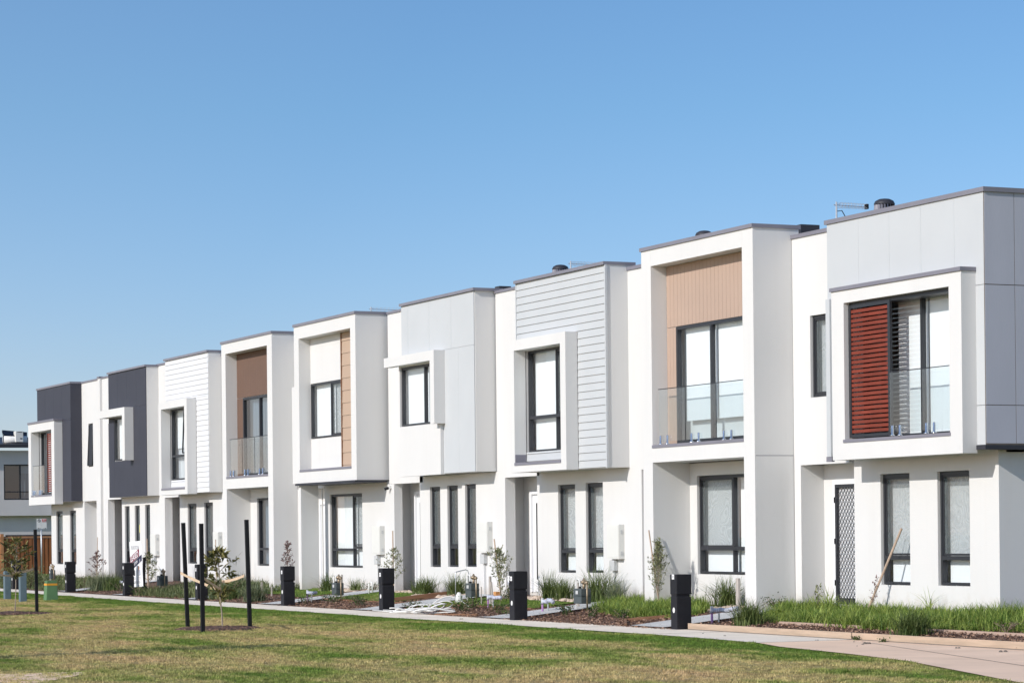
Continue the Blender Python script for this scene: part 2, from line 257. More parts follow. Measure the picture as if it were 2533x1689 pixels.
# ------------------------------------------------------------------ mesh helpers
class MB:
    def __init__(s): s.v = []; s.f = []
    def quad(s, a, b, c, d): i = len(s.v); s.v += [a, b, c, d]; s.f.append((i, i+1, i+2, i+3)); return s
    def box(s, x0, x1, y0, y1, z0, z1):
        if x1 < x0: x0, x1 = x1, x0
        if y1 < y0: y0, y1 = y1, y0
        i = len(s.v)
        s.v += [(x0, y0, z0), (x1, y0, z0), (x1, y1, z0), (x0, y1, z0), (x0, y0, z1), (x1, y0, z1), (x1, y1, z1), (x0, y1, z1)]
        s.f += [(i, i+3, i+2, i+1), (i+4, i+5, i+6, i+7), (i, i+1, i+5, i+4), (i+1, i+2, i+6, i+5), (i+2, i+3, i+7, i+6), (i+3, i, i+4, i+7)]
        return s
    def slab(s, x0, x1, z0, z1, yf, yb, holes=()):
        """vertical wall slab (front yf, back yb) with rectangular holes (hx0,hx1,hz0,hz1) and their reveals"""
        xs = sorted({x0, x1, *[h[k] for h in holes for k in (0, 1)]}); zs = sorted({z0, z1, *[h[k] for h in holes for k in (2, 3)]})
        xs = [x for x in xs if x0-1e-6 <= x <= x1+1e-6]; zs = [z for z in zs if z0-1e-6 <= z <= z1+1e-6]
        for a in range(len(xs)-1):
            for b in range(len(zs)-1):
                mx, mz = (xs[a]+xs[a+1])/2, (zs[b]+zs[b+1])/2
                if any(h[0] < mx < h[1] and h[2] < mz < h[3] for h in holes): continue
                p, q, u, v = xs[a], xs[a+1], zs[b], zs[b+1]
                s.quad((p, yf, u), (q, yf, u), (q, yf, v), (p, yf, v)); s.quad((q, yb, u), (p, yb, u), (p, yb, v), (q, yb, v))
        for h in list(holes) + [(x0, x1, z0, z1)]:
            a, b, c, d = h; rev = h == (x0, x1, z0, z1)
            qs = [((a, yf, c), (a, yb, c), (a, yb, d), (a, yf, d)), ((b, yb, c), (b, yf, c), (b, yf, d), (b, yb, d)),
                  ((a, yf, d), (a, yb, d), (b, yb, d), (b, yf, d)), ((a, yb, c), (a, yf, c), (b, yf, c), (b, yb, c))]
            for q in qs: s.quad(*(q if not rev else q[::-1]))
        return s
    def tube(s, pts, r, n=8, r1=None):
        pts = [Vector(p) for p in pts]; base = len(s.v); N = len(pts)
        for k, p in enumerate(pts):
            d = (pts[min(k+1, N-1)] - pts[max(k-1, 0)]).normalized()
            a = d.orthogonal().normalized() if abs(d.z) > .9 else d.cross(Vector((0, 0, 1))).normalized(); b = d.cross(a)
            rr = r if r1 is None else r + (r1-r)*k/(N-1)
            for j in range(n):
                t = 2*math.pi*j/n; s.v.append(tuple(p + (a*math.cos(t)+b*math.sin(t))*rr))
        for k in range(N-1):
            for j in range(n):
                s.f.append((base+k*n+j, base+k*n+(j+1) % n, base+(k+1)*n+(j+1) % n, base+(k+1)*n+j))
        s.f.append(tuple(base+j for j in range(n))[::-1]); s.f.append(tuple(base+(N-1)*n+j for j in range(n)))
        return s
    def lathe(s, prof, c, n=20):
        base = len(s.v); cx, cy, cz = c
        for r, z in prof:
            for j in range(n):
                t = 2*math.pi*j/n; s.v.append((cx+r*math.cos(t), cy+r*math.sin(t), cz+z))
        for k in range(len(prof)-1):
            for j in range(n): s.f.append((base+k*n+j, base+k*n+(j+1) % n, base+(k+1)*n+(j+1) % n, base+(k+1)*n+j))
        s.f.append(tuple(base+j for j in range(n))[::-1]); s.f.append(tuple(base+(len(prof)-1)*n+j for j in range(n)))
        return s
    def disc(s, c, r, normal='y', n=20, squash=1., t=.004):
        i = len(s.v)
        for off in (0, -t):
            for j in range(n):
                a = 2*math.pi*j/n; s.v.append((c[0]+r*math.cos(a)*squash, c[1]+off, c[2]+r*math.sin(a)) if normal == 'y' else (c[0]-off, c[1]+r*math.cos(a)*squash, c[2]+r*math.sin(a)))
        s.f.append(tuple(range(i, i+n))); s.f.append(tuple(range(i+2*n-1, i+n-1, -1)))
        for j in range(n): s.f.append((i+j, i+(j+1) % n, i+n+(j+1) % n, i+n+j))
        return s
    def rod(s, a, b, wx, wy=None):
        """square section bar from a to b"""
        a, b = Vector(a), Vector(b); d = (b-a).normalized(); wy = wy or wx
        u = Vector((1, 0, 0)) if abs(d.x) < .8 else Vector((0, 1, 0)); u = (u-d*u.dot(d)).normalized(); v = d.cross(u); i = len(s.v)
        for p in (a, b):
            for su, sv in ((-1, -1), (1, -1), (1, 1), (-1, 1)): s.v.append(tuple(p+u*su*wx/2+v*sv*wy/2))
        s.f += [(i, i+3, i+2, i+1), (i+4, i+5, i+6, i+7), (i, i+1, i+5, i+4), (i+1, i+2, i+6, i+5), (i+2, i+3, i+7, i+6), (i+3, i, i+4, i+7)]
        return s
    def build(s, name, m, parent=None, smooth=False, bevel=0.):
        me = bpy.data.meshes.new(name); v = s.v
        if parent is not None:
            pl = parent.get('_o', (0, 0, 0)); v = [(a-pl[0], b-pl[1], c-pl[2]) for a, b, c in v]
        me.from_pydata(v, [], s.f); me.materials.append(MT[m] if isinstance(m, str) else m); me.update()
        if smooth: me.polygons.foreach_set('use_smooth', [True]*len(me.polygons))
        o = bpy.data.objects.new(name, me); C.objects.link(o)
        if parent is not None: o.parent = parent; o['_o'] = list(parent.get('_o', (0, 0, 0)))
        if bevel:
            b = o.modifiers.new('bevel', 'BEVEL'); b.width = bevel; b.segments = 2; b.limit_method = 'ANGLE'
        return o
def tag(o, label=None, cat=None, group=None, kind=None):
    for k, v in (('label', label), ('category', cat), ('group', group), ('kind', kind)):
        if v: o[k] = v
    return o
def thing(name, loc, label, cat, group=None):
    o = bpy.data.objects.new(name, None); C.objects.link(o); o.location = loc; o['_o'] = list(loc); o.empty_display_size = .3
    return tag(o, label, cat, group)
def copy_tree(o, loc, rz=0., s=1., label=None, group=None):
    def cp(x, par):
        c = x.copy(); C.objects.link(c)
        if par is not None: c.parent = par
        for ch in [k for k in KIDS.get(x.name, [])]: cp(ch, c)
        return c
    r = cp(o, None); r.location = loc; r.rotation_euler = (0, 0, rz); r.scale = (s, s, s)
    if label: r['label'] = label
    if group: r['group'] = group
    return r
KIDS = {}
def reg(o):
    for c in bpy.data.objects:
        if c.parent is not None:
            KIDS.setdefault(c.parent.name, [])
            if c not in KIDS[c.parent.name]: KIDS[c.parent.name].append(c)
    return o
def textmesh(txt, size, m, parent, loc, rot, name='lettering', sx=1., extrude=.002, align='CENTER', shear=0.):
    cu_ = bpy.data.curves.new('t', 'FONT'); cu_.body = txt; cu_.size = size; cu_.extrude = extrude; cu_.align_x = align; cu_.align_y = 'CENTER'; cu_.resolution_u = 3; cu_.offset = size*.012; cu_.shear = shear
    t = bpy.data.objects.new('t', cu_); C.objects.link(t); dg = bpy.context.evaluated_depsgraph_get(); me = bpy.data.meshes.new_from_object(t.evaluated_get(dg))
    bpy.data.objects.remove(t); me.materials.clear(); me.materials.append(MT[m]); o = bpy.data.objects.new(name, me); C.objects.link(o)
    pl = parent.get('_o', (0, 0, 0)) if parent else (0, 0, 0)
    o.parent = parent; o.location = [loc[k]-pl[k] for k in range(3)]; o.rotation_euler = rot; o.scale = (sx, 1, 1); return o
def gz(y): return max(0., min(.28, (y+3.1)/2.8*.28))

# ------------------------------------------------------------------ ground, path, garden beds
def struct(o): o['kind'] = 'structure'; return o
struct(MB().quad((-500, -400, 0), (400, -400, 0), (400, 500, 0), (-500, 500, 0)).build('ground', 'lawn'))
def ribbon(pts_front, pts_back, z, name, m):
    b = MB()
    for i in range(len(pts_front)-1):
        a, c = pts_front[i], pts_front[i+1]; d, e = pts_back[i], pts_back[i+1]
        b.quad((*a, z), (*c, z), (*e, z), (*d, z))
    return b.build(name, m)
fr = [(-62, -4.7), (-48.9, -4.62), (-40, -4.72), (-30.4, -4.85), (-21.9, -4.68), (-14.4, -4.66), (-10, -4.5), (-5.9, -4.55), (-3.2, -4.5), (-1, -4.62), (.45, -4.75)]
bk = [(-62, -3.55), (-48.9, -3.55), (-40, -3.5), (-30.4, -3.42), (-21.9, -3.35), (-14.4, -3.3), (-10, -3.2), (-5.9, -3.1), (-3.2, -3.0), (-1, -3.0), (.45, -2.95)]
struct(ribbon(fr, bk, .012, 'footpath', 'concrete'))
fr2 = [(.47, -4.75), (1.8, -5.15), (4.2, -5.5), (6.4, -5.94), (11.3, -7.62), (20, -11)]
bk2 = [(.47, -2.95), (1.8, -2.95), (4.2, -2.9), (6.4, -2.9), (11.3, -2.9), (20, -2.9)]
struct(ribbon(fr2, bk2, .012, 'path', 'pinkconcrete'))
jb = MB()
for x in (-3.6, -7.2, -10.8, -14.4, -18, -21.6, -25.2, -28.8, -32.4, -36, -39.6, -43.2, -46.8): jb.box(x, x+.014, -4.62, -3.3 if x < -8 else -3.06, .006, .0135)
jb.box(.45, .475, -4.7, -3.0, .006, .0135)
for i in range(8): jb.quad((1.2+i, -3.35-.3*i, .0155), (2.2+i, -3.65-.3*i, .0155), (2.2+i, -3.67-.3*i, .0155), (1.2+i, -3.37-.3*i, .0155))
struct(jb.build('path_joint', 'joint'))
# piece of path at the near left corner
struct(MB().quad((5.6, -17.4, .012), (2.74, -15.7, .012), (2.42, -16.1, .012), (2.4, -17.8, .012)).build('path', 'pinkconcrete'))
def terrain(x0, x1, y0, y1, dz, name, m, step=.5, wob=0.):
    """sheet following the slope of the front gardens"""
    nx = max(2, int((x1-x0)/step)); ny = max(2, int((y1-y0)/.14)); b = MB(); r = random.Random(int(abs(x0*10)))
    jx = [r.uniform(-wob, wob) for _ in range(nx+1)]; jy = [r.uniform(-wob, wob) for _ in range(ny+1)]
    for j in range(ny+1):
        for i in range(nx+1):
            x = x0+(x1-x0)*i/nx; y = y0+(y1-y0)*j/ny
            if j == 0 or j == ny: y += jx[i]
            if i == 0 or i == nx: x += jy[j]
            b.v.append((x, y, gz(y)+dz+.0))
    for j in range(ny):
        for i in range(nx): k = j*(nx+1)+i; b.f.append((k, k+1, k+nx+2, k+nx+1))
    return b.build(name, m)
struct(terrain(-62, -5.2, -3.42, 1.6, .004, 'garden_bed', 'mulch', 1.))
struct(terrain(-5.2, 6, -3.0, 1.6, .004, 'garden_bed', 'mulch', 1.))
for x in (-6.9, -13.3, -20.5, -27.0, -33.4, -40.2, -46.6):
    struct(terrain(x, x+1.25, -3.36 if x < -10 else -3.15, -.2, .034, 'path', 'bluestone', .6))
# little lawns between the beds
LAWNS = [(-19.1, -14.0, -1.75, -.75), (-26.0, -21.45, -1.9, -.5), (-19.1, -17.7, -2.35, -1.5), (-32.0, -28.9, -1.6, -.4), (-29.0, -27.2, -1.9, -.7)]
for a in LAWNS: struct(terrain(*a[:2], a[2], a[3], .026, 'lawn_patch', 'lawn', .4, .08))

# ------------------------------------------------------------------ house parts
def window(par, x0, x1, z0, z1, yf, mull=(), trans=(), blind='blind', screen=(), glass='glass', name='window', fw=.05, gap=.035, blind_to=None, hidx=None, lining=True):
    """aluminium window: frame mesh with glass pane and blind as sub-parts"""
    b = MB(); d = .09
    b.box(x0, x0+fw, yf, yf+d, z0, z1).box(x1-fw, x1, yf, yf+d, z0, z1).box(x0+fw, x1-fw, yf+.001, yf+d, z1-fw, z1).box(x0+fw, x1-fw, yf-.006, yf+d, z0, z0+fw*.9)
    for m in mull: b.box(m-fw/2, m+fw/2, yf+.003, yf+d-.002, z0+fw*.9, z1-fw)
    for z, a, c in trans: b.box(a+.003, c-.003, yf-.004, yf+d-.004, z-.035, z+.035)
    for a, c, e, f in screen:      # inner sash round the screened light
        s = .035
        b.box(a, a+s, yf+.012, yf+.06, e, f).box(c-s, c, yf+.012, yf+.06, e, f).box(a+s, c-s, yf+.013, yf+.06, f-s, f).box(a+s, c-s, yf+.013, yf+.06, e, e+s)
    f = b.build(name, 'frame', par)
    MB().quad((x0+fw, yf+.05, z0+fw), (x1-fw, yf+.05, z0+fw), (x1-fw, yf+.05, z1-fw), (x0+fw, yf+.05, z1-fw)).build('glass_pane', glass, f)
    if blind:
        bb = MB(); zt = z1-.02; zb = z0+.01 if blind_to is None else blind_to
        edges = [x0+fw*.4] + [m for m in mull] + [x1+.02]
        if blind == 'curtain':
            n = max(8, int((x1-x0)/.035)); bx = x0+gap
            for i in range(n):
                xa = bx+(x1-bx)*i/n; xb = bx+(x1-bx)*(i+1)/n; o1 = .03*math.sin(i*1.3)+.015*math.sin(i*2.9); o2 = .03*math.sin((i+1)*1.3)+.015*math.sin((i+1)*2.9)
                bb.quad((xa, yf+.2+o1, zb), (xb, yf+.2+o2, zb), (xb, yf+.2+o2, zt), (xa, yf+.2+o1, zt))
        else:
            for i in range(len(edges)-1): bb.box(edges[i]+(gap if i == 0 else .035), edges[i+1]-.01, yf+.155, yf+.16, zb, zt)
        bb.build('blind' if blind != 'curtain' else 'curtain', blind, f)
    if blind and lining and glass != 'glassdark': MB().quad((x0-.45, yf+.30, z0-.15), (x1+.2, yf+.30, z0-.15), (x1+.2, yf+.30, z1+.1), (x0-.45, yf+.30, z1+.1)).build('room_lining', 'lining', f)
    if screen:
        sb = MB()
        for a, c, e, g in screen: sb.quad((a+.035, yf+.03, e+.035), (c-.035, yf+.03, e+.035), (c-.035, yf+.03, g-.035), (a+.035, yf+.03, g-.035))
        sb.build('fly_screen', 'screen', f)
    return f
def upbox(w, x0, x1, yf, z0, z1, holes=(), yb=.148):
    t = .12
    w.slab(x0, x1, z0, z1, yf, yf+t, holes)
    w.box(x0, x0+t, yf+t, yb, z0, z1).box(x1-t, x1, yf+t, yb, z0, z1).box(x0+t, x1-t, yf+t, yb, z0, z0+t).box(x0+t, x1-t, yf+t, yb, z1-t, z1)
def vboards(b, x0, x1, z0, z1, yf, pitch, gap=.006, t=.02):
    n = max(1, round((x1-x0)/pitch)); p = (x1-x0)/n
    for i in range(n): b.box(x0+i*p+(gap/2 if i else 0), x0+(i+1)*p-(gap/2 if i < n-1 else 0), yf, yf+t, z0, z1)
def hboards(b, x0, x1, z0, z1, yf, pitch=.16, lip=.022, gap=.014, zref=None):
    z = zref if zref is not None else z1
    while z > z1+1e-6: z -= pitch
    if z < z1-1e-6: zs = [z1]; 
    else: zs = []
    while z > z0+.02: zs.append(z); z -= pitch
    zs.append(z0)
    for i in range(len(zs)-1):
        t, o = zs[i], zs[i+1]
        if t-o < .03: continue
        o2 = o+gap if i < len(zs)-2 else o
        k = len(b.v); y0 = yf; y1 = yf+lip; ym = yf+.009
        b.v += [(x0, y0, o2), (x1, y0, o2), (x1, y1, o2), (x0, y1, o2), (x0, ym, t), (x1, ym, t), (x1, y1, t), (x0, y1, t)]
        b.f += [(k, k+3, k+2, k+1), (k+4, k+5, k+6, k+7), (k, k+1, k+5, k+4), (k+1, k+2, k+6, k+5), (k+2, k+3, k+7, k+6), (k+3, k, k+4, k+7)]
def cap(par, segs, name='roof_capping', m='cap'):
    b = MB()
    for x0, x1, y0, y1, z0, z1 in segs: b.box(x0, x1, y0, y1, z0, z1)
    return b.build(name, m, par)
def balustrade(par, x0, x1, y, z0, z1, nsp, split=None):
    """frameless glass balustrade on short steel spigots with a thin top rail"""
    g = MB(); cuts = [x0, *(split or ((x0+x1)/2,)), x1]
    for i in range(len(cuts)-1): g.box(cuts[i]+.012, cuts[i+1]-.012, y-.006, y+.006, z0+.06, z1-.02)
    o = g.build('balustrade', 'glassrail', par)
    MB().box(x0, x1, y-.016, y+.016, z1-.014, z1).build('top_rail', 'frame', o)
    for c in cuts[1:-1]: MB().box(c-.012, c-.008, y-.007, y+.007, z0+.06, z1-.02).build('glass_edge', 'frame', o)
    for i in range(nsp):
        x = x0+.12+(x1-x0-.3)*i/(nsp-1) if i % 2 == 0 or nsp < 3 else x0+.12+(x1-x0-.3)*(i-.55)/(nsp-1)
        s = MB().lathe([(.045, 0), (.045, .012), (.022, .03), (.022, .17), (.012, .18)], (x, y-.03, z0), 10)
        s.build('spigot', 'chrome', o, True)
def shutter(par, x0, x1, z0, z1, y, n=27):
    fw = .07; b = MB()
    b.box(x0, x0+fw, y, y+.05, z0, z1).box(x1-fw, x1, y, y+.05, z0, z1).box(x0+fw, x1-fw, y+.001, y+.05, z1-fw*.8, z1).box(x0+fw, x1-fw, y+.001, y+.05, z0, z0+fw*.8)
    f = b.build('sliding_shutter', 'frame', par); s = MB(); a, c = z0+fw*.8+.012, z1-fw*.8-.012; p = (c-a)/n
    for i in range(n): s.box(x0+fw-.003, x1-fw+.003, y+.012, y+.038, a+i*p+.012, a+(i+1)*p-.012)
    s.build('slats', 'redtimber', f); return f
def meterbox(par, x0, x1, z0, z1):
    b = MB().box(x0, x1, -.13, -.002, z0, z1); o = b.build('meter_box', 'meterbox', par)
    MB().box(x0+.02, x1-.02, -.138, -.1305, z0+.03, z1-.03).build('door', 'meterbox', o)
    for zz in (z1-.2, z0+.08): MB().box(x1+.0015, x1+.010, -.09, -.05, zz, zz+.08).build('hinge', 'greyplastic', o)
    xx = x1-.3
    j = MB().box(xx-.22, xx, -.10, -.001, z0-.25, z0-.03).build('junction_box', 'greyplastic', par, bevel=.01)
    MB().tube([(xx-.1, -.04, z0-.27), (xx-.1, -.04, .25)], .014).build('conduit', 'greyplastic', par)
def ventcap(par, x, y, top, r=.19):
    k = r/.30; z = top-.42*k
    d = MB().lathe([(r*1.02, .24*k), (r*1.03, .27*k), (r*.9, .345*k), (r*.55, .40*k), (.02, .42*k)], (x, y, z), 24)
    o = d.build('roof_vent', 'gutter', par, True)
    MB().lathe([(r*.7, -.25*k), (r*.7, .24*k)], (x, y, z), 16).build('vent_core', 'black', o)
    f = MB(); n = 20
    for i in range(n):
        a = 2*math.pi*i/n; a2 = a+.2
        pts = [(x+rr*math.cos(t), y+rr*math.sin(t), z+h*k) for rr, t, h in ((r*.96, a, -.22), (r*1.06, a, 0), (r*1.0, a, .25))]; pts2 = [(x+rr*math.cos(t), y+rr*math.sin(t), z+h*k) for rr, t, h in ((r*.84, a2, -.22), (r*.92, a2, 0), (r*.88, a2, .25))]
        for q in range(2): f.quad(pts[q], pts2[q], pts2[q+1], pts[q+1])
    f.build('vent_fins', 'cap', o)
    MB().lathe([(r*1.15, -.3), (r*1.05, 0)], (x, y, z-.22*k), 16).build('vent_base', 'gutter', o)
    MB().box(x-r*1.3, x+r*1.3, y-r*1.3, y+r*1.3, 6.99, z-.5*k).build('vent_flashing', 'gutter', o)
def antenna(par, x, y, base, top, length):
    o = MB().tube([(x, y, 6.9), (x, y, top)], .018).build('antenna', 'steel', par); z = top-.06; length = length*.58
    b = MB().tube([(x, y-.06, z), (x, y+length, z-.01)], .010)
    for i in range(9):
        yy = y+.06+i*(length-.1)/8; h = .13-.004*i
        for dz in (-.04, .04): b.tube([(x-h, yy, z+dz), (x+h, yy, z+dz)], .0045, 5)
        b.tube([(x, yy, z-.045), (x, yy, z+.045)], .0045, 5)
    b.build('antenna_boom', 'steel', o)
    MB().box(x-.05, x+.05, y+length-.01, y+length+.03, z-.05, z+.045).build('reflector', 'black', o)
    MB().tube([(x, y, z-.12), (x, y+.12, z-.10), (x, y+.24, z-.28)], .009, 6).build('cable', 'black', o)
def alcove(w, xl, xp0, xp1, xw, yb, zh, door, depth=.5, zs=3.05, ztop=3.2):
    """recessed entry between the party pillar (xp0..xp1) and the window wall starting at xw"""
    w.box(xp0, xp1, 0, depth, 0, zh)                                  # pillar blade
    dx0, dx1, dz1 = door
    w.slab(xl+.02, xw+.6, 0, zs, yb, yb+.12, [(dx0, dx1, .36, dz1)])   # back wall with the door opening
    w.box(xw, xw+.12, .15, yb, 0, zs)                                  # right side of the recess
    w.box(xl, xl+.019, min(depth, yb)+.001, yb+.5, 0, zs)
def entrydoor(par, x0, x1, z1, y, kind='glass'):
    t = .07
    f = MB().box(x0-.002, x0+t, y-.02, y+.1, .36, z1).box(x1-t, x1+.002, y-.02, y+.1, .36, z1).box(x0+t, x1-t, y-.02, y+.1, z1-t, z1).build('door_frame', 'doorwhite', par)
    d = MB().box(x0+t, x1-t, y+.04, y+.08, .37, z1-t).build('entry_door', 'doorwhite', par)
    if kind == 'glass': MB().box(x0+t+.16, x0+t+.34, y+.034, y+.0395, .65, z1-t-.2).build('glass_strip', 'black', d)
    MB().tube([(x1-t-.08, y+.03, 1.2), (x1-t-.08, y+.03, 1.5)], .012).build('handle', 'steel', d)
    if kind == 'mesh':
        a, b, c, e = x0+t, x1-t, .38, z1-t; s = .06; g = MB(); yy = y-.02
        g.box(a, a+s, yy, yy+.035, c, e).box(b-s, b, yy, yy+.035, c, e).box(a+s, b-s, yy, yy+.035, e-s, e).box(a+s, b-s, yy, yy+.035, c, c+s*1.6)
        o = g.build('security_screen', 'frame', par); h = MB(); px, pz = .10, .125; ia, ib, ic, ie = a+s, b-s, c+s*1.6, e-s
        n = int((ib-ia)/px+(ie-ic)/pz)+3
        for sgn in (1, -1):
            for k in range(-40, 60):
                # line x = ia + k*px + sgn*(z-ic)*px/pz
                pts = []
                for z in (ic, ie):
                    pts.append((ia+k*px+sgn*(z-ic)*px/pz, z))
                (xa, za), (xb, zb) = pts; t0, t1 = 0., 1.; dx = xb-xa
                for lim, up in ((ia, 0), (ib, 1)):
                    tt = (lim-xa)/dx; inside0 = xa >= ia if not up else xa <= ib
                    if (dx > 0) == (not up): t0 = max(t0, tt)
                    else: t1 = min(t1, tt)
                if t1-t0 < .004: continue
                h.rod((xa+dx*t0, yy+.018+sgn*.002, za+(zb-za)*t0), (xa+dx*t1, yy+.018+sgn*.002, za+(zb-za)*t1), .012, .006)
        h.build('diamond_grille', 'frame', o)
        for zz in (.75, 1.5, 2.25): MB().box(a-.02, a+.004, yy-.01, yy+.03, zz-.05, zz+.05).build('hinge', 'black', o)

G_ROW = 'white two-storey townhouses in the terrace'
def house(xl, xr, label, ztop=7.05):
    h = thing('townhouse', (xl, 0, .3), label, 'house', G_ROW); w = MB()
    w.box(xl, xr, 1.6, 11, 0, 6.98); w.box(xl, xr, .15, 1.6, 6.88, 6.98)
    return h, w

# ---- 1: corner house, light grey boards, projecting window frame with red sliding shutter
h, w = house(-6.41, 0, 'nearest end townhouse with light grey panels, red slatted shutter and diamond mesh entry door')
w.slab(-4.36, 0, 0, 3.0, 0, .15, [(-3.51, -2.6, .75, 2.66), (-1.76, -.83, .76, 2.66)])
w.box(-.15, 0, .15, 1.6, 0, 3.0); w.box(-6.41, 0, .15, 1.6, 2.93, 3.12)
alcove(w, -6.41, -6.41, -6.18, -4.36, .49, 2.89, (-5.82, -4.92, 2.60), .49, 2.95)
w.slab(-6.41, -4.52, 2.89, 7.03, 0, .15, [(-5.8, -4.9, 4.1, 5.58)])
w.build('wall', 'render', h)
u = MB(); upbox(u, -4.5, .25, -.40, 3.03, 7.06, [(-3.52, -.33, 3.25, 5.6)]); u.box(.13, .245, .148, 11, 3.03, 7.0); u.build('upper_wall', 'lightgrey', h)
c = MB()
for z0, z1 in ((3.04, 3.665), (3.675, 5.585), (5.595, 7.07)):
    for a, b_ in ((-4.5, -3.472), (-3.469, -2.502), (-2.499, -1.542), (-1.539, -.572), (-.569, .25)): c.box(a, b_, -.42, -.401, z0, z1) if z0 > 5.5 or a < -4 or b_ > 0 else None
c.build('front_cladding', 'lightgrey', h)
c = MB()
ys = [-.418, .16, 1.36, 2.56, 3.76, 4.96, 6.16, 7.36, 8.56, 9.76, 11]
for i in range(10):
    for z0, z1 in ((3.06, 3.663), (3.675, 5.583), (5.597, 7.065)): c.box(.2505, .268, ys[i]+.006, ys[i+1]-.006, z0, z1)
c.build('side_cladding', 'bluegrey', h)
MB().box(.252, .262, -.42, 11, 3.0, 7.06).build('cladding_backing', 'joint', h)
cap(h, [(-4.55, .30, -.45, -.3, 7.065, 7.14), (.12, .301, -.3, 11, 7.065, 7.14)]); cap(h, [(-6.42, -4.5, -.03, .2, 7.03, 7.1)])
cap(h, [(-.02, .275, -.44, 11, 2.965, 3.035)], 'base_flashing', 'gutter'); cap(h, [(-4.53, -4.35, -.46, -.40, 2.9, 2.99)], 'downpipe_shoe')
MB().box(-4.49, -4.36, -.47, -.4201, 2.99, 5.75).build('downpipe', 'lightgrey', h)
f = MB(); X0, X1, Z0, Z1 = -3.92, 0.02, 2.91, 5.82
f.box(X0, -3.52, -.70, -.421, Z0, Z1).box(-.33, X1, -.70, -.421, Z0, Z1).box(-3.52, -.33, -.70, -.421, 5.60, Z1).box(-3.52, -.33, -.70, -.421, Z0, 3.20)
f.build('window_surround', 'render', h)
cap(h, [(X0-.02, X1+.02, -.73, -.421, 5.821, 5.885)], 'surround_capping'); cap(h, [(-3.56, -.31, -.715, -.25, 3.201, 3.255)], 'sill')
window(h, -3.5, -.35, 3.26, 5.59, -.32, (-1.72,), (), 'blind', glass='glass', name='sliding_door', gap=.85, lining=False)
shutter(h, -3.5, -2.2, 3.28, 5.55, -.62)
MB().box(-3.5, -.35, -.60, -.33, 5.53, 5.595).build('shutter_track', 'frame', h)
balustrade(h, -2.16, -.34, -.66, 3.26, 4.34, 4, (-1.2,))
window(h, -5.79, -4.91, 4.11, 5.57, .05, screen=[(-5.74, -4.96, 4.16, 5.52)], name='side_window')
window(h, -3.5, -2.61, .76, 2.65, .05, (), ((1.22, -3.45, -2.65),), screen=[(-3.45, -2.66, 1.26, 2.6)])
window(h, -1.75, -.84, .77, 2.65, .05, (), ((1.22, -1.7, -.88),), screen=[(-1.7, -.89, 1.26, 2.6)])
entrydoor(h, -5.82, -4.92, 2.60, .47, 'mesh')
ventcap(h, -6.41, 2.0, 7.86, .19); antenna(h, -8.1, 2, 7, 8.0, 1.15)

# ---- 2: deep white frame, tan grooved boards, glass balustrade
def frame_house(xr, yf, X0, X1, O, rec, mats, label, door, zb=3.06, ztop=7.22, posts=True, holes_rec=None):
    xl = xr-6.63; h, w = house(xl, xr, label)
    w.box(X0, O[0], yf, 0, 0 if posts else zb, ztop).box(O[1], X1, yf, .15, 0 if posts else zb, ztop)
    w.box(O[0], O[1], yf, .149, O[3], ztop).box(O[0], O[1], yf, .149, zb, O[2]-.06)
    w.box(O[0], O[1], rec+.15, .149, O[2]-.059, O[2]-.01)
    w.slab(O[0], O[1], O[2]-.06, O[3], rec+.02, rec+.12, holes_rec or [door])
    w.box(xl, xr, .15, 1.6, 3.0, 3.15); w.box(X0, X0+.01, 0, .15, zb, ztop)
    w.box(X0+.01, O[0], .0, .149, zb, ztop)
    w.slab(xl, X0, 2.98, 7.09, 0, .15)
    cap(h, [(X0-.03, X1+.025, yf-.03, .18, ztop, ztop+.07)]); cap(h, [(xl, X0-.03, -.03, .2, 7.09, 7.16)], 'bay_capping')
    cap(h, [(O[0]-.001, O[1]+.001, yf-.015, rec+.02, O[2]-.0595, O[2])], 'sill')
    return h, w, xl
h, w, xl = frame_house(-6.41, -.82, -10.83, -6.42, (-10.43, -6.82, 3.40, 6.90), -.48, None, 'townhouse with tall white frame round tan grooved boards and a glass balcony', (-10.02, -7.1, 3.47, 5.70))
w.slab(-10.86, -6.42, 0, 3.04, 0, .15, [(-10.14, -7.6, .87, 2.79)])
w.box(-13.03, -12.5, 0, .3, 0, 2.98); w.box(-13.03, -13.01, .301, .6, 0, 3.0); w.slab(-13.03, -10.3, 0, 3.0, .6, .72, [(-12.12, -11.0, .36, 2.68)]); w.box(-10.86, -10.74, .15, .6, 0, 3.0)
w.build('wall', 'render', h)
c = MB(); vboards(c, -10.42, -6.83, 5.70, 6.895, -.48, .15); vboards(c, -10.42, -10.03, 3.41, 5.685, -.48, .13); vboards(c, -7.09, -6.83, 3.41, 5.685, -.48, .13)
c.build('timber_look_cladding', 'tan', h)
window(h, -10.01, -7.11, 3.42, 5.69, -.50, (-8.62,), (), 'blind', name='sliding_door', fw=.065, gap=.11, blind_to=3.85)
balustrade(h, -10.3, -6.84, -.74, 3.40, 4.49, 6, (-9.2, -7.98))
window(h, -10.13, -7.61, .88, 2.78, .05, (-8.8,), ((1.37, -10.08, -7.66),), screen=[(-10.08, -8.83, 1.4, 2.73)])
entrydoor(h, -12.12, -11.0, 2.68, .58, 'plain')
MB().box(-7.1, -6.75, .4, .8, 7.1, 7.36).build('roof_flashing', 'gutter', h)
ventcap(h, -13.38, 2.0, 8.03, .185)
MB().box(-6.419, -6.417, -.80, -.01, 3.07, 3.08).build('control_joint', 'cap', h); MB().box(-10.434, -10.43, -.823, -.8195, 6.91, 7.2).build('control_joint', 'meterbox', h); MB().box(-6.82, -6.816, -.823, -.8195, 6.91, 7.2).build('control_joint', 'meterbox', h)
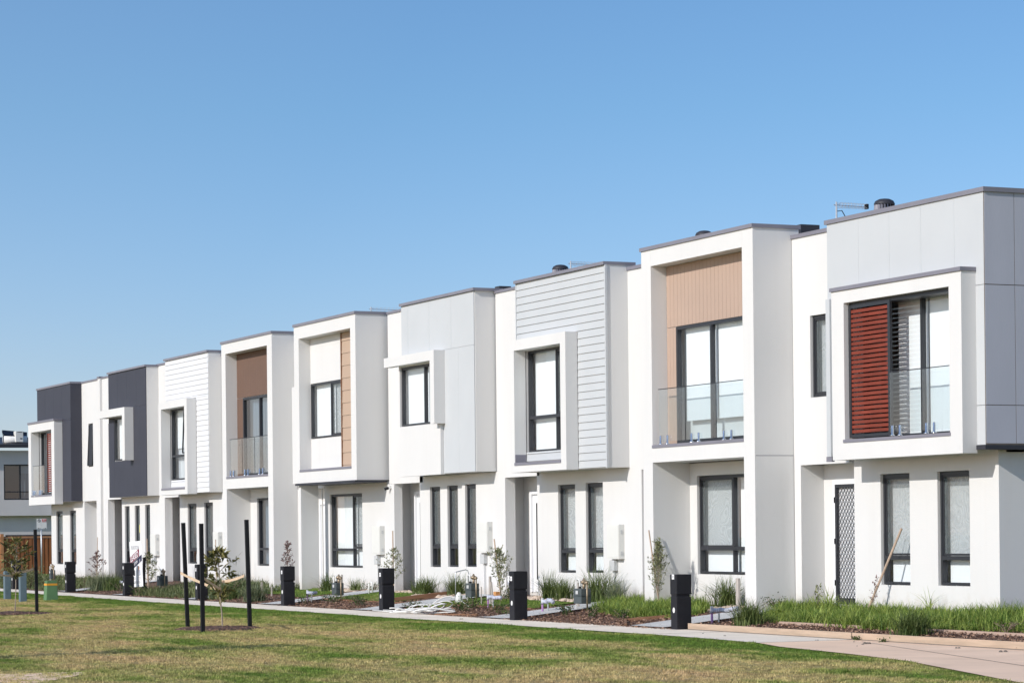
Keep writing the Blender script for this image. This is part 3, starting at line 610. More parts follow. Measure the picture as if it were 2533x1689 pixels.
# ---- 3: pale weatherboards with projecting window frame
def board_house(xr, yp, label, xp0, board, ztop=7.2, zb=3.03):
    xl = xr-6.67; h, w = house(xl, xr, label)
    w.box(xl, xr, .15, 1.6, 3.06, 3.2)
    cap(h, [(xp0-.03, xr+.02, yp-.05, .18, ztop, ztop+.065)])
    cap(h, [(xl, xp0-.03, -.03, .2, ztop+.0, ztop+.06)], 'bay_capping')
    return h, w, xl
h, w, xl = board_house(-13.03, -.52, 'townhouse with pale grey horizontal boards round a white box window frame', -17.43, 'lightgrey')
upbox(w, -17.42, -13.03, -.495, 3.04, 7.2, [(-16.97, -14.63, 3.46, 5.68)])
w.slab(xl, -17.42, 2.975, 7.2, 0, .15, [(-18.6, -17.9, 4.2, 5.7)])
w.slab(-17.55, -13.03, 0, 3.06, 0, .15, [(-16.47, -15.62, .84, 2.75), (-15.1, -14.28, .85, 2.76)])
w.box(-19.70, -19.27, 0, .25, 0, 2.975); w.box(-19.70, -19.68, .251, .645, 0, 3.05); w.slab(-19.70, -17.0, 0, 3.06, .645, .76, [(-19.26, -18.36, .36, 2.66)]); w.box(-17.55, -17.43, .15, .644, 0, 3.05)
w.build('wall', 'render', h)
c = MB(); Zr = 7.2
hboards(c, -17.42, -13.05, 5.93, 7.195, -.52, .16, zref=7.195); hboards(c, -14.36, -13.05, 3.05, 5.925, -.52, .16, zref=7.195-.16*8)
hboards(c, -16.96, -14.64, 3.05, 3.47, -.52, .16, zref=3.47-.05); c.build('weatherboards', 'lightgrey', h)
MB().box(-13.05, -13.005, -.535, -.49, 3.03, 7.2).build('corner_trim', 'lightgrey', h); MB().box(-17.45, -17.421, -.53, -.49, 5.93, 7.2).build('corner_trim', 'lightgrey', h)
f = MB(); f.box(-17.2, -16.97, -.80, -.521, 3.03, 5.92).box(-14.63, -14.37, -.80, -.521, 3.03, 5.92).box(-16.97, -14.63, -.80, -.521, 5.69, 5.92).box(-16.97, -14.63, -.80, -.521, 3.03, 3.18)
f.build('window_surround', 'render', h); cap(h, [(-16.975, -14.625, -.815, -.53, 3.181, 3.24)], 'sill')
MB().box(-16.9695, -16.955, -.79, -.53, 3.245, 3.42).build('side_flashing', 'cap', h)
window(h, -16.96, -14.64, 3.47, 5.68, -.46, (-15.55,), ((4.22, -16.91, -14.69),), 'blind', screen=[(-15.52, -14.7, 4.26, 5.62)])
window(h, -18.6, -17.9, 4.2, 5.7, .04)
window(h, -16.46, -15.63, .85, 2.74, .05, (), ((1.3, -16.41, -15.68),), screen=[(-16.41, -15.68, 1.34, 2.69)])
window(h, -15.09, -14.29, .86, 2.75, .05, (), ((1.31, -15.04, -14.34),), screen=[(-15.04, -14.34, 1.35, 2.7)])
entrydoor(h, -19.26, -18.36, 2.66, .625); meterbox(h, -13.85, -13.30, 1.15, 1.87)
ventcap(h, -20.41, 2.0, 8.00, .19); antenna(h, -19.85, 2, 7, 8.03, 1.4)
# ---- 4: light grey vertical panels with white L-shaped hood
h, w, xl = board_house(-19.70, -.52, 'townhouse with light grey vertical panels and a white L-shaped hood over the upper window', -24.17, 'lightgrey', 7.26, 3.12)
upbox(w, -24.16, -19.75, -.495, 3.13, 7.26, [(-24.12, -21.76, 4.32, 5.76)])
w.slab(xl, -24.16, 2.98, 7.26, 0, .15, [(-25.02, -24.3, 4.24, 5.74)])
w.box(xl, xr if False else -24.16, 0, .149, 2.975, 2.979)
w.slab(-24.36, -19.70, 0, 3.12, 0, .15, [(-23.72, -23.08, .91, 2.85), (-22.64, -22.0, .92, 2.86), (-21.57, -20.93, .93, 2.87)])
w.box(-26.50, -26.05, 0, .22, 0, 2.98); w.box(-26.50, -26.48, .221, .60, 0, 3.05); w.box(-26.5, -26.36, .221, .6, 0, 3.05) if False else None; w.slab(-26.50, -23.8, 0, 3.1, .60, .72, [(-26.1, -25.2, .36, 2.78)]); w.box(-24.36, -24.24, .15, .599, 0, 3.1)
w.build('wall', 'render', h)
f = MB(); f.slab(-24.17, -21.60, 3.11, 5.79, -.60, -.4965, [(-24.12, -21.76, 4.32, 5.76)]); f.build('window_wall', 'render', h)
c = MB(); vboards(c, -24.17, -23.75, 6.03, 7.255, -.52, .49, .004); vboards(c, -23.745, -19.77, 6.03, 7.255, -.52, 1.33, .005); vboards(c, -21.595, -19.77, 3.13, 6.025, -.52, .92, .003); c.build('panel_cladding', 'lightgrey', h)
f = MB(); f.box(-24.65, -21.49, -.80, -.601, 5.79, 6.02).box(-21.74, -21.49, -.80, -.522, 4.30, 5.79).box(-24.15, -21.49, -.601, -.522, 5.79, 6.02); f.build('window_hood', 'render', h)
window(h, -24.11, -21.77, 4.33, 5.75, -.55, (-22.68,), (), 'blind')
window(h, -25.01, -24.31, 4.25, 5.73, .04)
for a in (-23.71, -22.63, -21.56): window(h, a, a+.62, .92, 2.85, .05, (), ((1.39, a+.05, a+.57),), 'curtain', screen=[(a+.05, a+.57, 1.43, 2.8)], gap=.05)
entrydoor(h, -26.1, -25.2, 2.78, .58); meterbox(h, -20.62, -20.0, 1.26, 1.98)
MB().box(-20.62, -20.36, .4, .7, 7.26, 7.45).build('roof_flashing', 'gutter', h)
# ---- 5: white frame with small window and beige board strip
h, w, xl = frame_house(-26.50, -.82, -31.09, -26.52, (-30.72, -26.88, 3.45, 6.94), -.51, None, 'townhouse with white box frame, beige board strip and dark canopy edge under the upper floor', None, 3.09, 7.27, False, [(-30.70, -28.33, 4.27, 5.74)])
w.box(-31.29, -31.091, -.82, 0, 3.09, 5.68)
w.box(-30.88, -30.72, -.80, -.30, 0, 3.03)
w.slab(-31.05, -26.50, 0, 3.06, 0, .15, [(-30.68, -28.28, .85, 2.79)])
alcove(w, xl, -33.17, -32.99, -31.05, .49, 2.98, (-32.75, -31.85, 2.62), .49, 3.0)
w.build('wall', 'render', h)
MB().box(-30.89, -26.45, -.90, -.01, 3.032, 3.088).build('canopy', 'gutter', h)
c = MB(); hboards(c, -28.30, -26.89, 3.46, 6.93, -.515, .32, .03, .012, 6.70); c.build('board_strip', 'beige', h)
MB().box(-28.36, -28.305, -.53, -.491, 3.46, 6.93).build('trim_post', 'oldtimber', h)
window(h, -30.69, -28.37, 4.28, 5.73, -.50, (-29.16,), (), 'blind', screen=[(-29.13, -28.42, 4.33, 5.68)])
window(h, -30.67, -28.29, .86, 2.78, .05, (-29.08,), ((1.32, -30.62, -29.1), (1.38, -29.06, -28.34)), screen=[(-29.05, -28.34, 1.43, 2.73)])
entrydoor(h, -32.75, -31.85, 2.62, .48, 'plain'); meterbox(h, -27.28, -26.72, 1.2, 1.93)
MB().tube([(-31.16, -.03, .3), (-31.16, -.03, 2.95)], .022).build('downpipe', 'whiteplastic', h)
o = MB().disc((-26.27, 0, 2.9), .06).box(-26.30, -26.22, -.06, -.004, 2.86, 2.94).build('security_camera', 'whiteplastic', h)
MB().tube([(-26.27, -.06, 2.88), (-26.30, -.16, 2.85)], .035).build('camera_lens', 'black', o)
antenna(h, -32.6, 2, 7, 8.02, 1.8)
# ---- 6: white frame with dark brown boards and balcony
h, w, xl = frame_house(-33.15, -.72, -37.60, -33.17, (-37.23, -33.58, 3.42, 6.97), -.38, None, 'townhouse with white frame round dark brown boards and a glass balcony', (-36.66, -34.0, 3.46, 5.68), 3.07, 7.27)
w.slab(-37.40, -33.17, 0, 3.06, 0, .15, [(-36.66, -34.2, .85, 2.79)])
w.box(-39.80, -39.3, 0, .3, 0, 2.98); w.box(-39.78, -39.76, .301, .6, 0, 3.0); w.slab(-39.78, -37.0, 0, 3.0, .6, .72, [(-38.9, -37.9, .36, 2.7)]); w.box(-37.40, -37.28, .15, .6, 0, 3.0)
w.build('wall', 'render', h)
c = MB(); vboards(c, -37.22, -33.59, 5.69, 6.965, -.38, .15); vboards(c, -37.22, -36.67, 3.43, 5.675, -.38, .14); vboards(c, -33.99, -33.59, 3.43, 5.675, -.38, .14)
c.build('timber_look_cladding', 'brown', h)
window(h, -36.65, -34.01, 3.43, 5.67, -.40, (-35.2,), (), 'curtain', name='sliding_door', fw=.065, glass='glassdark', gap=.3)
balustrade(h, -37.1, -33.6, -.65, 3.42, 4.5, 6, (-36.0, -34.9))
window(h, -36.65, -34.21, .86, 2.78, .05, (-35.3,), ((1.33, -36.6, -34.26),), 'curtain', glass='glassdark')
entrydoor(h, -38.9, -37.9, 2.7, .58, 'plain')
# ---- 7: white weatherboards
h, w, xl = board_house(-39.80, -.42, 'townhouse with white horizontal boards round a narrow white box window frame', -44.17, 'whiteboard', 7.21, 3.02)
upbox(w, -44.16, -39.80, -.395, 3.03, 7.21, [(-43.67, -41.26, 3.46, 5.67)])
w.slab(-46.27, -44.16, 2.96, 7.2, 0, .15); w.slab(-44.12, -39.80, 0, 3.04, 0, .15, [(-43.30, -42.4, .87, 2.73), (-41.62, -40.76, .88, 2.74)])
w.box(-46.27, -45.72, 0, .25, 0, 2.96); w.box(-46.27, -46.25, .251, .62, 0, 3.0); w.slab(-46.27, -43.6, 0, 3.0, .62, .74, [(-45.7, -44.8, .36, 2.62)]); w.box(-44.12, -44.0, .15, .619, 0, 3.03)
w.build('wall', 'render', h)
c = MB(); hboards(c, -44.16, -39.82, 5.92, 7.205, -.42, .155, .022, .012, 7.205); hboards(c, -40.99, -39.82, 3.04, 5.915, -.42, .155, .022, .012, 7.205-.155*8); hboards(c, -43.66, -41.27, 3.04, 3.46, -.42, .16, .022, .012, 3.4)
c.build('weatherboards', 'whiteboard', h)
f = MB(); f.box(-43.93, -43.67, -.72, -.421, 3.0, 5.90).box(-41.26, -41.0, -.72, -.421, 3.0, 5.90).box(-43.67, -41.26, -.72, -.421, 5.67, 5.90).box(-43.67, -41.26, -.72, -.421, 3.0, 3.15)
f.build('window_surround', 'render', h); cap(h, [(-43.675, -41.255, -.735, -.43, 3.151, 3.21)], 'sill')
window(h, -43.66, -41.27, 3.47, 5.66, -.38, (-42.3,), ((4.21, -43.61, -41.32),), 'curtain', gap=.06)
MB().box(-43.45, -42.36, -.245, -.24, 4.45, 5.64).build('half_blind', 'blind', h)
MB().rod((-42.28, -.40, 5.6), (-42.28, -.46, 4.28), .04).rod((-41.36, -.40, 5.6), (-41.36, -.46, 4.28), .04).rod((-42.28, -.46, 4.28), (-41.36, -.46, 4.28), .04).build('open_sash', 'frame', h)
window(h, -43.29, -42.41, .88, 2.72, .05, (), ((1.29, -43.24, -42.46),), 'curtain', screen=[(-43.24, -42.46, 1.33, 2.67)])
window(h, -41.61, -40.77, .89, 2.73, .05, (), ((1.31, -41.56, -40.82),), 'curtain', screen=[(-41.56, -40.82, 1.35, 2.68)])
entrydoor(h, -45.7, -44.8, 2.62, .60); meterbox(h, -40.4, -39.87, 1.15, 1.84)
# ---- 8: charcoal panels with white hood
h, w, xl = board_house(-46.27, -.42, 'townhouse with charcoal grey panels and a white L-shaped hood over the upper window', -50.68, 'charcoalboard', 7.18, 3.03)
upbox(w, -50.67, -46.27, -.395, 3.04, 7.18, [(-50.03, -48.02, 4.25, 5.69)])
w.slab(xl, -50.67, 3.0, 7.18, 0, .15, [(-52.24, -51.5, 4.1, 5.6)]); w.slab(-50.66, -46.27, 0, 3.04, 0, .15, [(-50.32, -49.74, .83, 2.75), (-49.14, -48.55, .83, 2.75), (-47.95, -47.37, .84, 2.76)])
w.box(-52.94, -52.37, 0, .23, 0, 3.0); w.box(-52.94, -52.92, .231, .62, 0, 3.0); w.slab(-52.94, -50.2, 0, 3.0, .62, .74, [(-52.3, -51.4, .36, 2.66)]); w.box(-50.66, -50.54, .15, .619, 0, 3.03)
w.build('wall', 'render', h)
c = MB(); z1 = 7.175
vboards(c, -50.68, -46.29, 5.96, z1, -.42, 1.1, .006); vboards(c, -47.73, -46.29, 3.04, 5.955, -.42, .72, .006); vboards(c, -50.68, -50.04, 3.04, 5.955, -.42, .64, .006)
c.box(-50.035, -47.735, -.42, -.40, 3.04, 4.24).box(-50.035, -47.735, -.42, -.40, 5.70, 5.955).build('panel_cladding', 'charcoalboard', h)
f = MB(); f.box(-50.86, -47.74, -.72, -.421, 5.70, 5.95).box(-48.03, -47.74, -.72, -.421, 4.22, 5.70); f.build('window_hood', 'render', h)
window(h, -50.02, -48.03, 4.26, 5.68, -.41, (-48.9,), (), 'blind', gap=.05)
window(h, -52.23, -51.51, 4.11, 5.59, .04)
for i, a in enumerate((-50.31, -49.13, -47.94)):
    o = window(h, a, a+.56, .84, 2.74, .05, (), ((1.28, a+.05, a+.51),), 'curtain', screen=[(a+.05, a+.51, 1.32, 2.69)], gap=.05)
    if i == 1: MB().box(a+.30, a+.5, .065, .07, 1.86, 2.12).build('sticker', 'yellow', o)
entrydoor(h, -52.3, -51.4, 2.66, .60); meterbox(h, -46.95, -46.35, 1.1, 1.8)
# ---- 9: far end house, charcoal corner and red shutter
h, w = house(-60.04, -52.94, 'farthest townhouse with charcoal panels, white box frame and small red slatted shutter')
upbox(w, -60.3, -55.58, -.395, 3.0, 7.16, [(-60.1, -57.17, 3.27, 5.6)])
w.slab(-55.58, -52.94, 2.99, 7.16, -.02, .15, [(-54.72, -54.12, 4.2, 5.7)])
w.box(-53.2, -52.94, -.09, -.02, 0, 7.2)
w.slab(-60.04, -55.41, 0, 3.0, 0, .15, [(-59.34, -58.42, .75, 2.69), (-57.42, -56.57, .76, 2.69)]); w.box(-60.04, -52.94, .15, 1.6, 2.95, 3.1)
w.box(-55.53, -55.41, .15, .45, 0, 3.0); w.slab(-55.41, -53.75, 0, 3.0, .45, .57, [(-54.9, -54.0, .36, 2.6)]); w.box(-53.75, -53.2, -.02, .45, 0, 2.989); w.box(-53.2, -52.94, -.02, .45, 0, 2.99)
w.build('wall', 'render', h)
c = MB(); vboards(c, -60.32, -55.6, 5.9, 7.155, -.42, 1.2, .006); vboards(c, -56.74, -55.6, 3.0, 5.895, -.42, 1.15, .006); c.box(-60.32, -60.11, -.42, -.4, 3.0, 5.895)
c.box(-55.579, -55.56, -.42, -.003, 3.0, 7.155); c.build('panel_cladding', 'charcoalboard', h)
f = MB(); f.box(-60.5, -60.11, -.72, -.421, 2.92, 5.9).box(-57.16, -56.75, -.72, -.421, 2.92, 5.9).box(-60.11, -57.16, -.72, -.421, 5.6, 5.9).box(-60.11, -57.16, -.72, -.421, 2.92, 3.22); f.build('window_surround', 'render', h)
cap(h, [(-60.53, -56.72, -.75, -.421, 5.901, 5.97)], 'surround_capping'); cap(h, [(-60.12, -57.15, -.735, -.3, 3.221, 3.275)], 'sill')
cap(h, [(-60.36, -55.55, -.45, .2, 7.16, 7.23)]); cap(h, [(-55.54, -53.2, -.05, .2, 7.16, 7.22), (-53.21, -52.93, -.12, .2, 7.2, 7.26)], 'bay_capping')
window(h, -60.09, -57.18, 3.28, 5.59, -.34, (-58.7,), (), 'blind', name='sliding_door', gap=.35, lining=False)
shutter(h, -58.3, -57.17, 3.3, 5.56, -.6); balustrade(h, -60.0, -58.32, -.68, 3.28, 4.36, 4, (-59.1,))
window(h, -54.7, -54.14, 4.21, 5.69, .03, blind=None)
MB().rod((-54.69, .01, 5.66), (-54.69, -.06, 4.24), .04).rod((-54.15, .01, 5.66), (-54.15, -.06, 4.24), .04).rod((-54.69, -.06, 4.24), (-54.15, -.06, 4.24), .04).quad((-54.69, -.06, 4.24), (-54.15, -.06, 4.24), (-54.15, .0, 5.66), (-54.69, .0, 5.66)).build('open_sash', 'frame', h)
window(h, -59.33, -58.43, .76, 2.68, .05, (), ((1.23, -59.28, -58.48),), 'curtain', screen=[(-59.28, -58.48, 1.27, 2.63)])
window(h, -57.41, -56.58, .77, 2.68, .05, (), ((1.23, -57.36, -56.63),), 'curtain', screen=[(-57.36, -56.63, 1.27, 2.63)])
entrydoor(h, -54.9, -54.0, 2.6, .44, 'plain')
MB().box(-46.2, -46.1, 1.5, 1.6, 6.9, 7.6).build('flue', 'steel', h)

# ------------------------------------------------------------------ plants
def npbuild(name, V, Fq, m, parent=None):
    me = bpy.data.meshes.new(name); me.from_pydata([tuple(v) for v in V], [], Fq); me.materials.append(MT[m]); me.update()
    o = bpy.data.objects.new(name, me); C.objects.link(o)
    if parent is not None: o.parent = parent
    return o
def blades(r, n, pos, h, lean, w, segs=4, curve=1.):
    """n arching strap leaves; pos() gives the root, h the length, lean how far the tip falls outwards"""
    V = []; Q = []
    for i in range(n):
        x, y, z = pos(r); a = r.uniform(0, 2*math.pi); L = h*r.uniform(.6, 1.1); ln = lean*r.uniform(.15, 1.2); ww = w*r.uniform(.7, 1.2)
        dx, dy = math.cos(a), math.sin(a); px, py = -dy*ww, dx*ww; b = len(V)
        if r.random() < .5: px, py = ww*math.cos(a*2.3), ww*math.sin(a*2.3)
        for k in range(segs+1):
            t = k/segs; o = ln*L*t**1.8; zz = L*(t-.45*curve*ln*t*t); s = (1-t)**.6 if k < segs else .05
            V.append((x+dx*o-px*s, y+dy*o-py*s, z+zz)); V.append((x+dx*o+px*s, y+dy*o+py*s, z+zz))
        for k in range(segs): Q.append((b+2*k, b+2*k+1, b+2*k+3, b+2*k+2))
    return V, Q
def tuft(loc, h, sp, n, label, m='tuft', seed=0, cat='grass tuft', group='strappy grass tufts in the front gardens', lean=.9):
    r = random.Random(seed+int(loc[0]*31)); V, Q = blades(r, int(n*1.7), lambda r: (r.gauss(0, sp*.22), r.gauss(0, sp*.22), 0), h*1.3, lean, .0075)
    o = npbuild('grass_tuft', V, Q, m); o.location = (loc[0], loc[1], gz(loc[1])); return tag(o, label, cat, group)
def leaf(V, Q, p, d, L, w, r):
    d = d.normalized(); s = d.cross(Vector((r.uniform(-1, 1), r.uniform(-1, 1), r.uniform(-1, 1)))).normalized()*w/2; b = len(V)
    n = d.cross(s).normalized()*w*.15
    V += [tuple(p), tuple(p+d*L*.45+s), tuple(p+d*L), tuple(p+d*L*.45-s+n)]; Q.append((b, b+1, b+2, b+3))
def shrub(loc, h, w, n, label, m='shrub', ll=.045, lw=.02, cat='shrub', group='small shrubs in the front gardens', seed=1, name='shrub'):
    r = random.Random(seed+int(abs(loc[0])*17)); t = thing(name, (loc[0], loc[1], gz(loc[1])), label, cat, group); V = []; Q = []; st = MB()
    for k in range(9):
        a = r.uniform(0, 2*math.pi); rr = w/2*r.uniform(.3, 1); tip = Vector((rr*math.cos(a), rr*math.sin(a), h*r.uniform(.6, 1)))
        st.tube([(0, 0, 0), tuple(tip*.5+Vector((0, 0, .03))), tuple(tip)], .007, 5, .003)
        for j in range(n//9):
            q = r.uniform(.25, 1.05); p = tip*q+Vector((r.gauss(0, w*.10), r.gauss(0, w*.10), r.gauss(0, h*.09))); p.z = max(.01, p.z)
            d = Vector((r.gauss(0, 1), r.gauss(0, 1), r.uniform(-.2, 1.2))); leaf(V, Q, p, d, ll*r.uniform(.6, 1.2), lw*r.uniform(.7, 1.2), r)
    o = npbuild('foliage', V, Q, m, t); s = st2(st, 'stem', 'twig', t); return t
def st2(mb, name, m, par):
    me = bpy.data.meshes.new(name); me.from_pydata(mb.v, [], mb.f); me.materials.append(MT[m]); o = bpy.data.objects.new(name, me); C.objects.link(o); o.parent = par; return o
def sapling(loc, h, zc, w, n, label, m='olive', ll=.06, lw=.014, seed=3, lean=(0, 0), up=.7, name='sapling', cat='young tree', group='young trees in the front gardens', nb=14, tr=.012, shape='cone', droop=0.):
    """thin trunk with side shoots; leaves run along the shoots"""
    r = random.Random(seed); z0 = gz(loc[1]); t = thing(name, (loc[0], loc[1], z0), label, cat, group); T = MB(); V = []; Q = []
    P = [Vector((lean[0]*q+r.uniform(-.012, .012), lean[1]*q+r.uniform(-.012, .012), h*q)) for q in (0, .2, .4, .6, .8, 1)]; P[0] = Vector((0, 0, -.02))
    T.tube([tuple(p) for p in P], tr, 7, tr*.35); st2(T, 'trunk', 'bark', t); B = MB()
    for k in range(nb):
        q = zc+(1-zc)*(k+.5)/nb; b0 = Vector((lean[0]*q, lean[1]*q, h*q)); a = k*2.4+r.uniform(-.5, .5)
        ww = w*(1.15-q)*1.5 if shape == 'cone' else w*math.sin(math.pi*min(1, max(.12, (q-zc)/(1.02-zc)*.9+.08)))
        L = ww*r.uniform(.65, 1.1); e = b0+Vector((math.cos(a)*L*(1-up*.5), math.sin(a)*L*(1-up*.5), L*up*r.uniform(.6, 1.2)))
        mid = b0.lerp(e, .5)+Vector((0, 0, L*.05)); B.tube([tuple(b0), tuple(mid), tuple(e)], tr*.4, 5, tr*.15)
        for j in range(n//nb):
            s = r.uniform(.15, 1.05); p = (b0.lerp(mid, s*2) if s < .5 else mid.lerp(e, s*2-1))+Vector((r.gauss(0, .012), r.gauss(0, .012), r.gauss(0, .012)))
            d = (e-b0).normalized()*.8+Vector((r.gauss(0, .7), r.gauss(0, .7), r.gauss(.1, .6)-droop)); leaf(V, Q, p, d, ll*1.25*r.uniform(.6, 1.25), lw*1.35*r.uniform(.8, 1.3), r)
    st2(B, 'branches', 'bark', t); npbuild('foliage', V, Q, m, t); return t
def stake(a, b, r, m, label, name='stake', cat='stake', group='thin timber stakes beside the young garden trees', sq=False):
    t = MB()
    if sq: t.rod(a, b, r*2, r*2)
    else: t.tube([a, tuple((Vector(a)+Vector(b))/2), b], r, 7)
    o = t.build(name, m); return tag(o, label, cat, group)

TU = [((-8.33, -.4), .52, .5, 190, 'dry-tipped grass tuft by the wall, right behind the nearest black letterbox', 'tuft'),
      ((-4.14, -2.28), .42, .5, 260, 'low dark grass tuft beside the blue-grey slab and purple tap, behind pine edging', 'tuft'),
      ((1.18, -2.43), .40, .5, 240, 'dark grass tuft in the mulch under the leaning timber stake', 'tuft'),
      ((-16.1, -.42), .55, .35, 150, 'grass tuft left of its twin beside the pale entry door with dark glass strip', 'tuft'),
      ((-15.5, -.38), .42, .4, 170, 'broad grass tuft on pale rocks, left of the gas meter, under a tall window', 'tuft'),
      ((-13.5, -.5), .66, .6, 210, 'large arching grass tuft below the middle tall window, behind the gas meter', 'tuft'),
      ((-12.85, -.45), .42, .4, 110, 'smaller thin grass tuft right of the large arching one behind the gas meter', 'tuftdry'),
      ((-23.4, -.45), .32, .35, 120, 'small grass tuft beside the second white entry door on pale rocks', 'tuft'),
      ((-22.7, -.55), .45, .45, 190, 'bushy grass tuft on pale rocks under the three narrow windows', 'tuft'),
      ((-21.7+.6, -.45), .5, .42, 170, 'grass tuft standing behind the white conduit hoop', 'tuft'),
      ((-28.9, -.75), .46, .35, 120, 'grass tuft left of the pipes and meter under the large window', 'tuft'),
      ((-27.5, -.5), .34, .38, 80, 'sparse spiky grass tuft on the rocks below the large window', 'tuft'),
      ((-28.6, -2.85), .46, .55, 300, 'big grey-green grass tuft right of the staked sapling, by the letterbox', 'tuftdry'),
      ((-30.9, -2.75), .36, .5, 220, 'dark low tuft seen through the three black stakes', 'tuft'),
      ((-44.2, -2.5), .55, 1.0, 420, 'largest grass tuft, sprawling beside the far end townhouse corner', 'tuftdry'),
      ((-45.0+1.6, -2.3), .45, .7, 240, 'grass tuft overlapping the sprawling largest one on its right', 'tuft'),
      ((-36.4, -.6), .40, .4, 90, 'wispy tuft growing by the wall among the long grey-green weeds', 'tuftdry')]
for l_, h_, s_, n_, lab, m_ in TU: tuft(l_, h_, s_, n_, lab, m_)
SH = [((-11.18, -2.36), .25, .42, 300, 'dark leafy shrub left of the gas meter by the slab path'), ((-9.89, -2.46), .23, .36, 260, 'small shrub in front of the gas meter in reddish mulch'),
      ((-8.58, -2.46), .22, .40, 260, 'small shrub at the front of the tall grass near the diagonal sleeper'), ((-15.76, -2.64), .26, .62, 420, 'dark shrub right of the tangled white conduits'),
      ((-13.78, -2.66), .30, .55, 380, 'shrub tucked against the left of the second black letterbox'), ((-18.3, -2.72), .20, .4, 240, 'low shrub behind the left end of the white conduit pile'),
      ((-24.08, -2.45), .24, .7, 380, 'yellow-green shrub in front of the gas meter with the white riser'), ((-21.67, -2.57), .24, .75, 420, 'wide low shrub on the mulch left of the third letterbox'),
      ((-24.9, -2.85), .27, .55, 220, 'thin dark shrub with pale buds right of the fourth letterbox'), ((-17.0, -.9), .34, .6, 380, 'shrub in front of the white wall behind the meter box conduit pile'),
      ((-26.6, -.42), .22, .45, 240, 'round shrub at the bent pipe left of the third letterbox'), ((-38.4, -3.05), .3, .5, 240, 'leafy weed at the foot of the leased sign')]
SH += [((-35.2, -2.6), .38, .8, 420, 'bushy weed between the leased sign and the left black stake'), ((-34.2, -1.6), .42, .8, 380, 'tall leafy clump behind the middle black stake'), ((-29.6, -2.6), .30, .6, 300, 'dark shrub left of the big grey-green tuft'),
      ((-12.9, -2.75), .16, .5, 200, 'creeping low plant right of the second letterbox'), ((-16.1, -2.2), .30, .55, 300, 'rust tipped shrub below the wrapped valves'), ((-6.2, -.55), .26, .5, 260, 'leafy weed in the corner behind the tall pale peg'),
      ((-9.9, -.5), .26, .6, 300, 'leafy weed left of the dry-tipped tuft by the wall'), ((-41.8, -2.6), .34, .7, 320, 'leafy plant between the sprawling largest tuft and the leased sign letterbox'), ((-48.6, -2.4), .4, .9, 360, 'dense plant at the left foot of the far end townhouse')]
for l_, h_, w_, n_, lab in SH: shrub(l_, h_, w_, n_, lab)
for l_, h_, w_, n_, lab in [((-52.6, -2.6), .62, 1.6, 900, 'bushy dark green hedge plant beside the far footpath and green pit box'), ((-56.2, -1.9), .6, 1.5, 700, 'grey-green bush in front of the timber fence near the street sign'),
                      ((-60.5, -2.3), .55, 1.6, 600, 'pale green bush at the far left end of the footpath'), ((-64.5, -1.4), .6, 1.7, 600, 'bush behind the two blue-grey bollards')]:
    shrub(l_, h_, w_, n_, lab, 'weedgrey', .09, .03)
shrub((2.62, -1.73), .2, .4, 160, 'little red-leaved plant in the mulch at the right edge', 'redleaf', .035, .014, name='red_plant')
shrub((.63, -3.10), .07, .22, 120, 'tiny green weed at the joint of the pine edging boards', 'shrub', .03, .02, name='weed_clump', cat='weed', group='tiny weeds along the pine edging')
shrub((1.5, -3.16), .07, .16, 80, 'second tiny green weed along the pine edging, right of the board joint', 'shrub', .03, .02, name='weed_clump', cat='weed', group='tiny weeds along the pine edging')
# garden saplings and their stakes
sapling((-10.1, -.9), 1.2, .08, .46, 1100, 'narrow upright sapling with dense green leaves left of the nearest letterbox', 'olive', .055, .013, 11, (.0, .0), 1.3, nb=34, tr=.01)
stake((-10.12, -.86, .2), (-10.32, -.98, 1.74), .014, 'stake', 'thin stake rising from the dense green sapling by the nearest letterbox')
sapling((-17.35, -1.0), 1.08, .1, .46, 800, 'green sapling leaning on a stake beside the second letterbox', 'olive', .06, .014, 12, (-.06, 0), 1.1, nb=26, tr=.01)
stake((-17.3, -1.0, .18), (-17.9, -.9, 1.58), .017, 'stake', 'slanting stake left of the second black letterbox')
sapling((-24.9, -.5), 1.05, .2, .5, 420, 'sparse olive-leaved sapling against the white pillar by the third letterbox', 'olive', .055, .015, 13, (.03, 0), .7, nb=22, tr=.009)
stake((-25.05, -.45, .25), (-25.05, -.45, 1.80), .016, 'stake', 'upright stake at the sparse olive-leaved sapling by the third letterbox')
sapling((-31.4, -.95), 1.28, .3, .33, 360, 'reddish sapling rising behind the fourth black letterbox', 'redleaf', .05, .018, 14, (0, 0), 1.0, nb=18, tr=.010)
sapling((-49.6, -1.2), 1.0, .12, .42, 300, 'twiggy red-brown sapling by the far end townhouse pillar', 'redleaf', .06, .024, 15, (.05, 0), .8, nb=20, tr=.009)
stake((-49.7, -1.15, .2), (-49.95, -1.05, 1.72), .013, 'stake', 'leaning thin stake in the red-brown sapling')
sapling((-42.2, -1.6), 1.02, .1, .42, 420, 'yellow-green sapling right of the leased sign', 'olive', .075, .02, 16, (0, 0), .7, nb=22, tr=.012)
stake((-42.3, -1.6, .15), (-42.36, -1.6, 1.66), .02, 'stake', 'pinkish stake right of the leased sign')
stake((-36.5, -1.3, .2), (-36.53, -1.3, 1.62), .014, 'stake', 'thin stake standing behind the tuft of the staked sapling, before two tall windows')
sapling((-3.3, -.35), .62, .1, .16, 90, 'withered reddish sapling at the foot of the long leaning stake', 'redleaf', .03, .012, 17, (.12, .05), .8, nb=10, tr=.006)
stake((-3.42, -.38, .24), (-2.78, .0-.05, 1.72), .021, 'stake', 'long leaning timber stake between the two tall windows of the nearest house')
sapling((-7.0, -.45), .75, .3, .3, 34, 'tall thin branching weed stalk beside the grey timber post', 'olive', .04, .015, 18, (-.12, 0), .9, 'weed_stalk', 'weed', None, 7, .004)
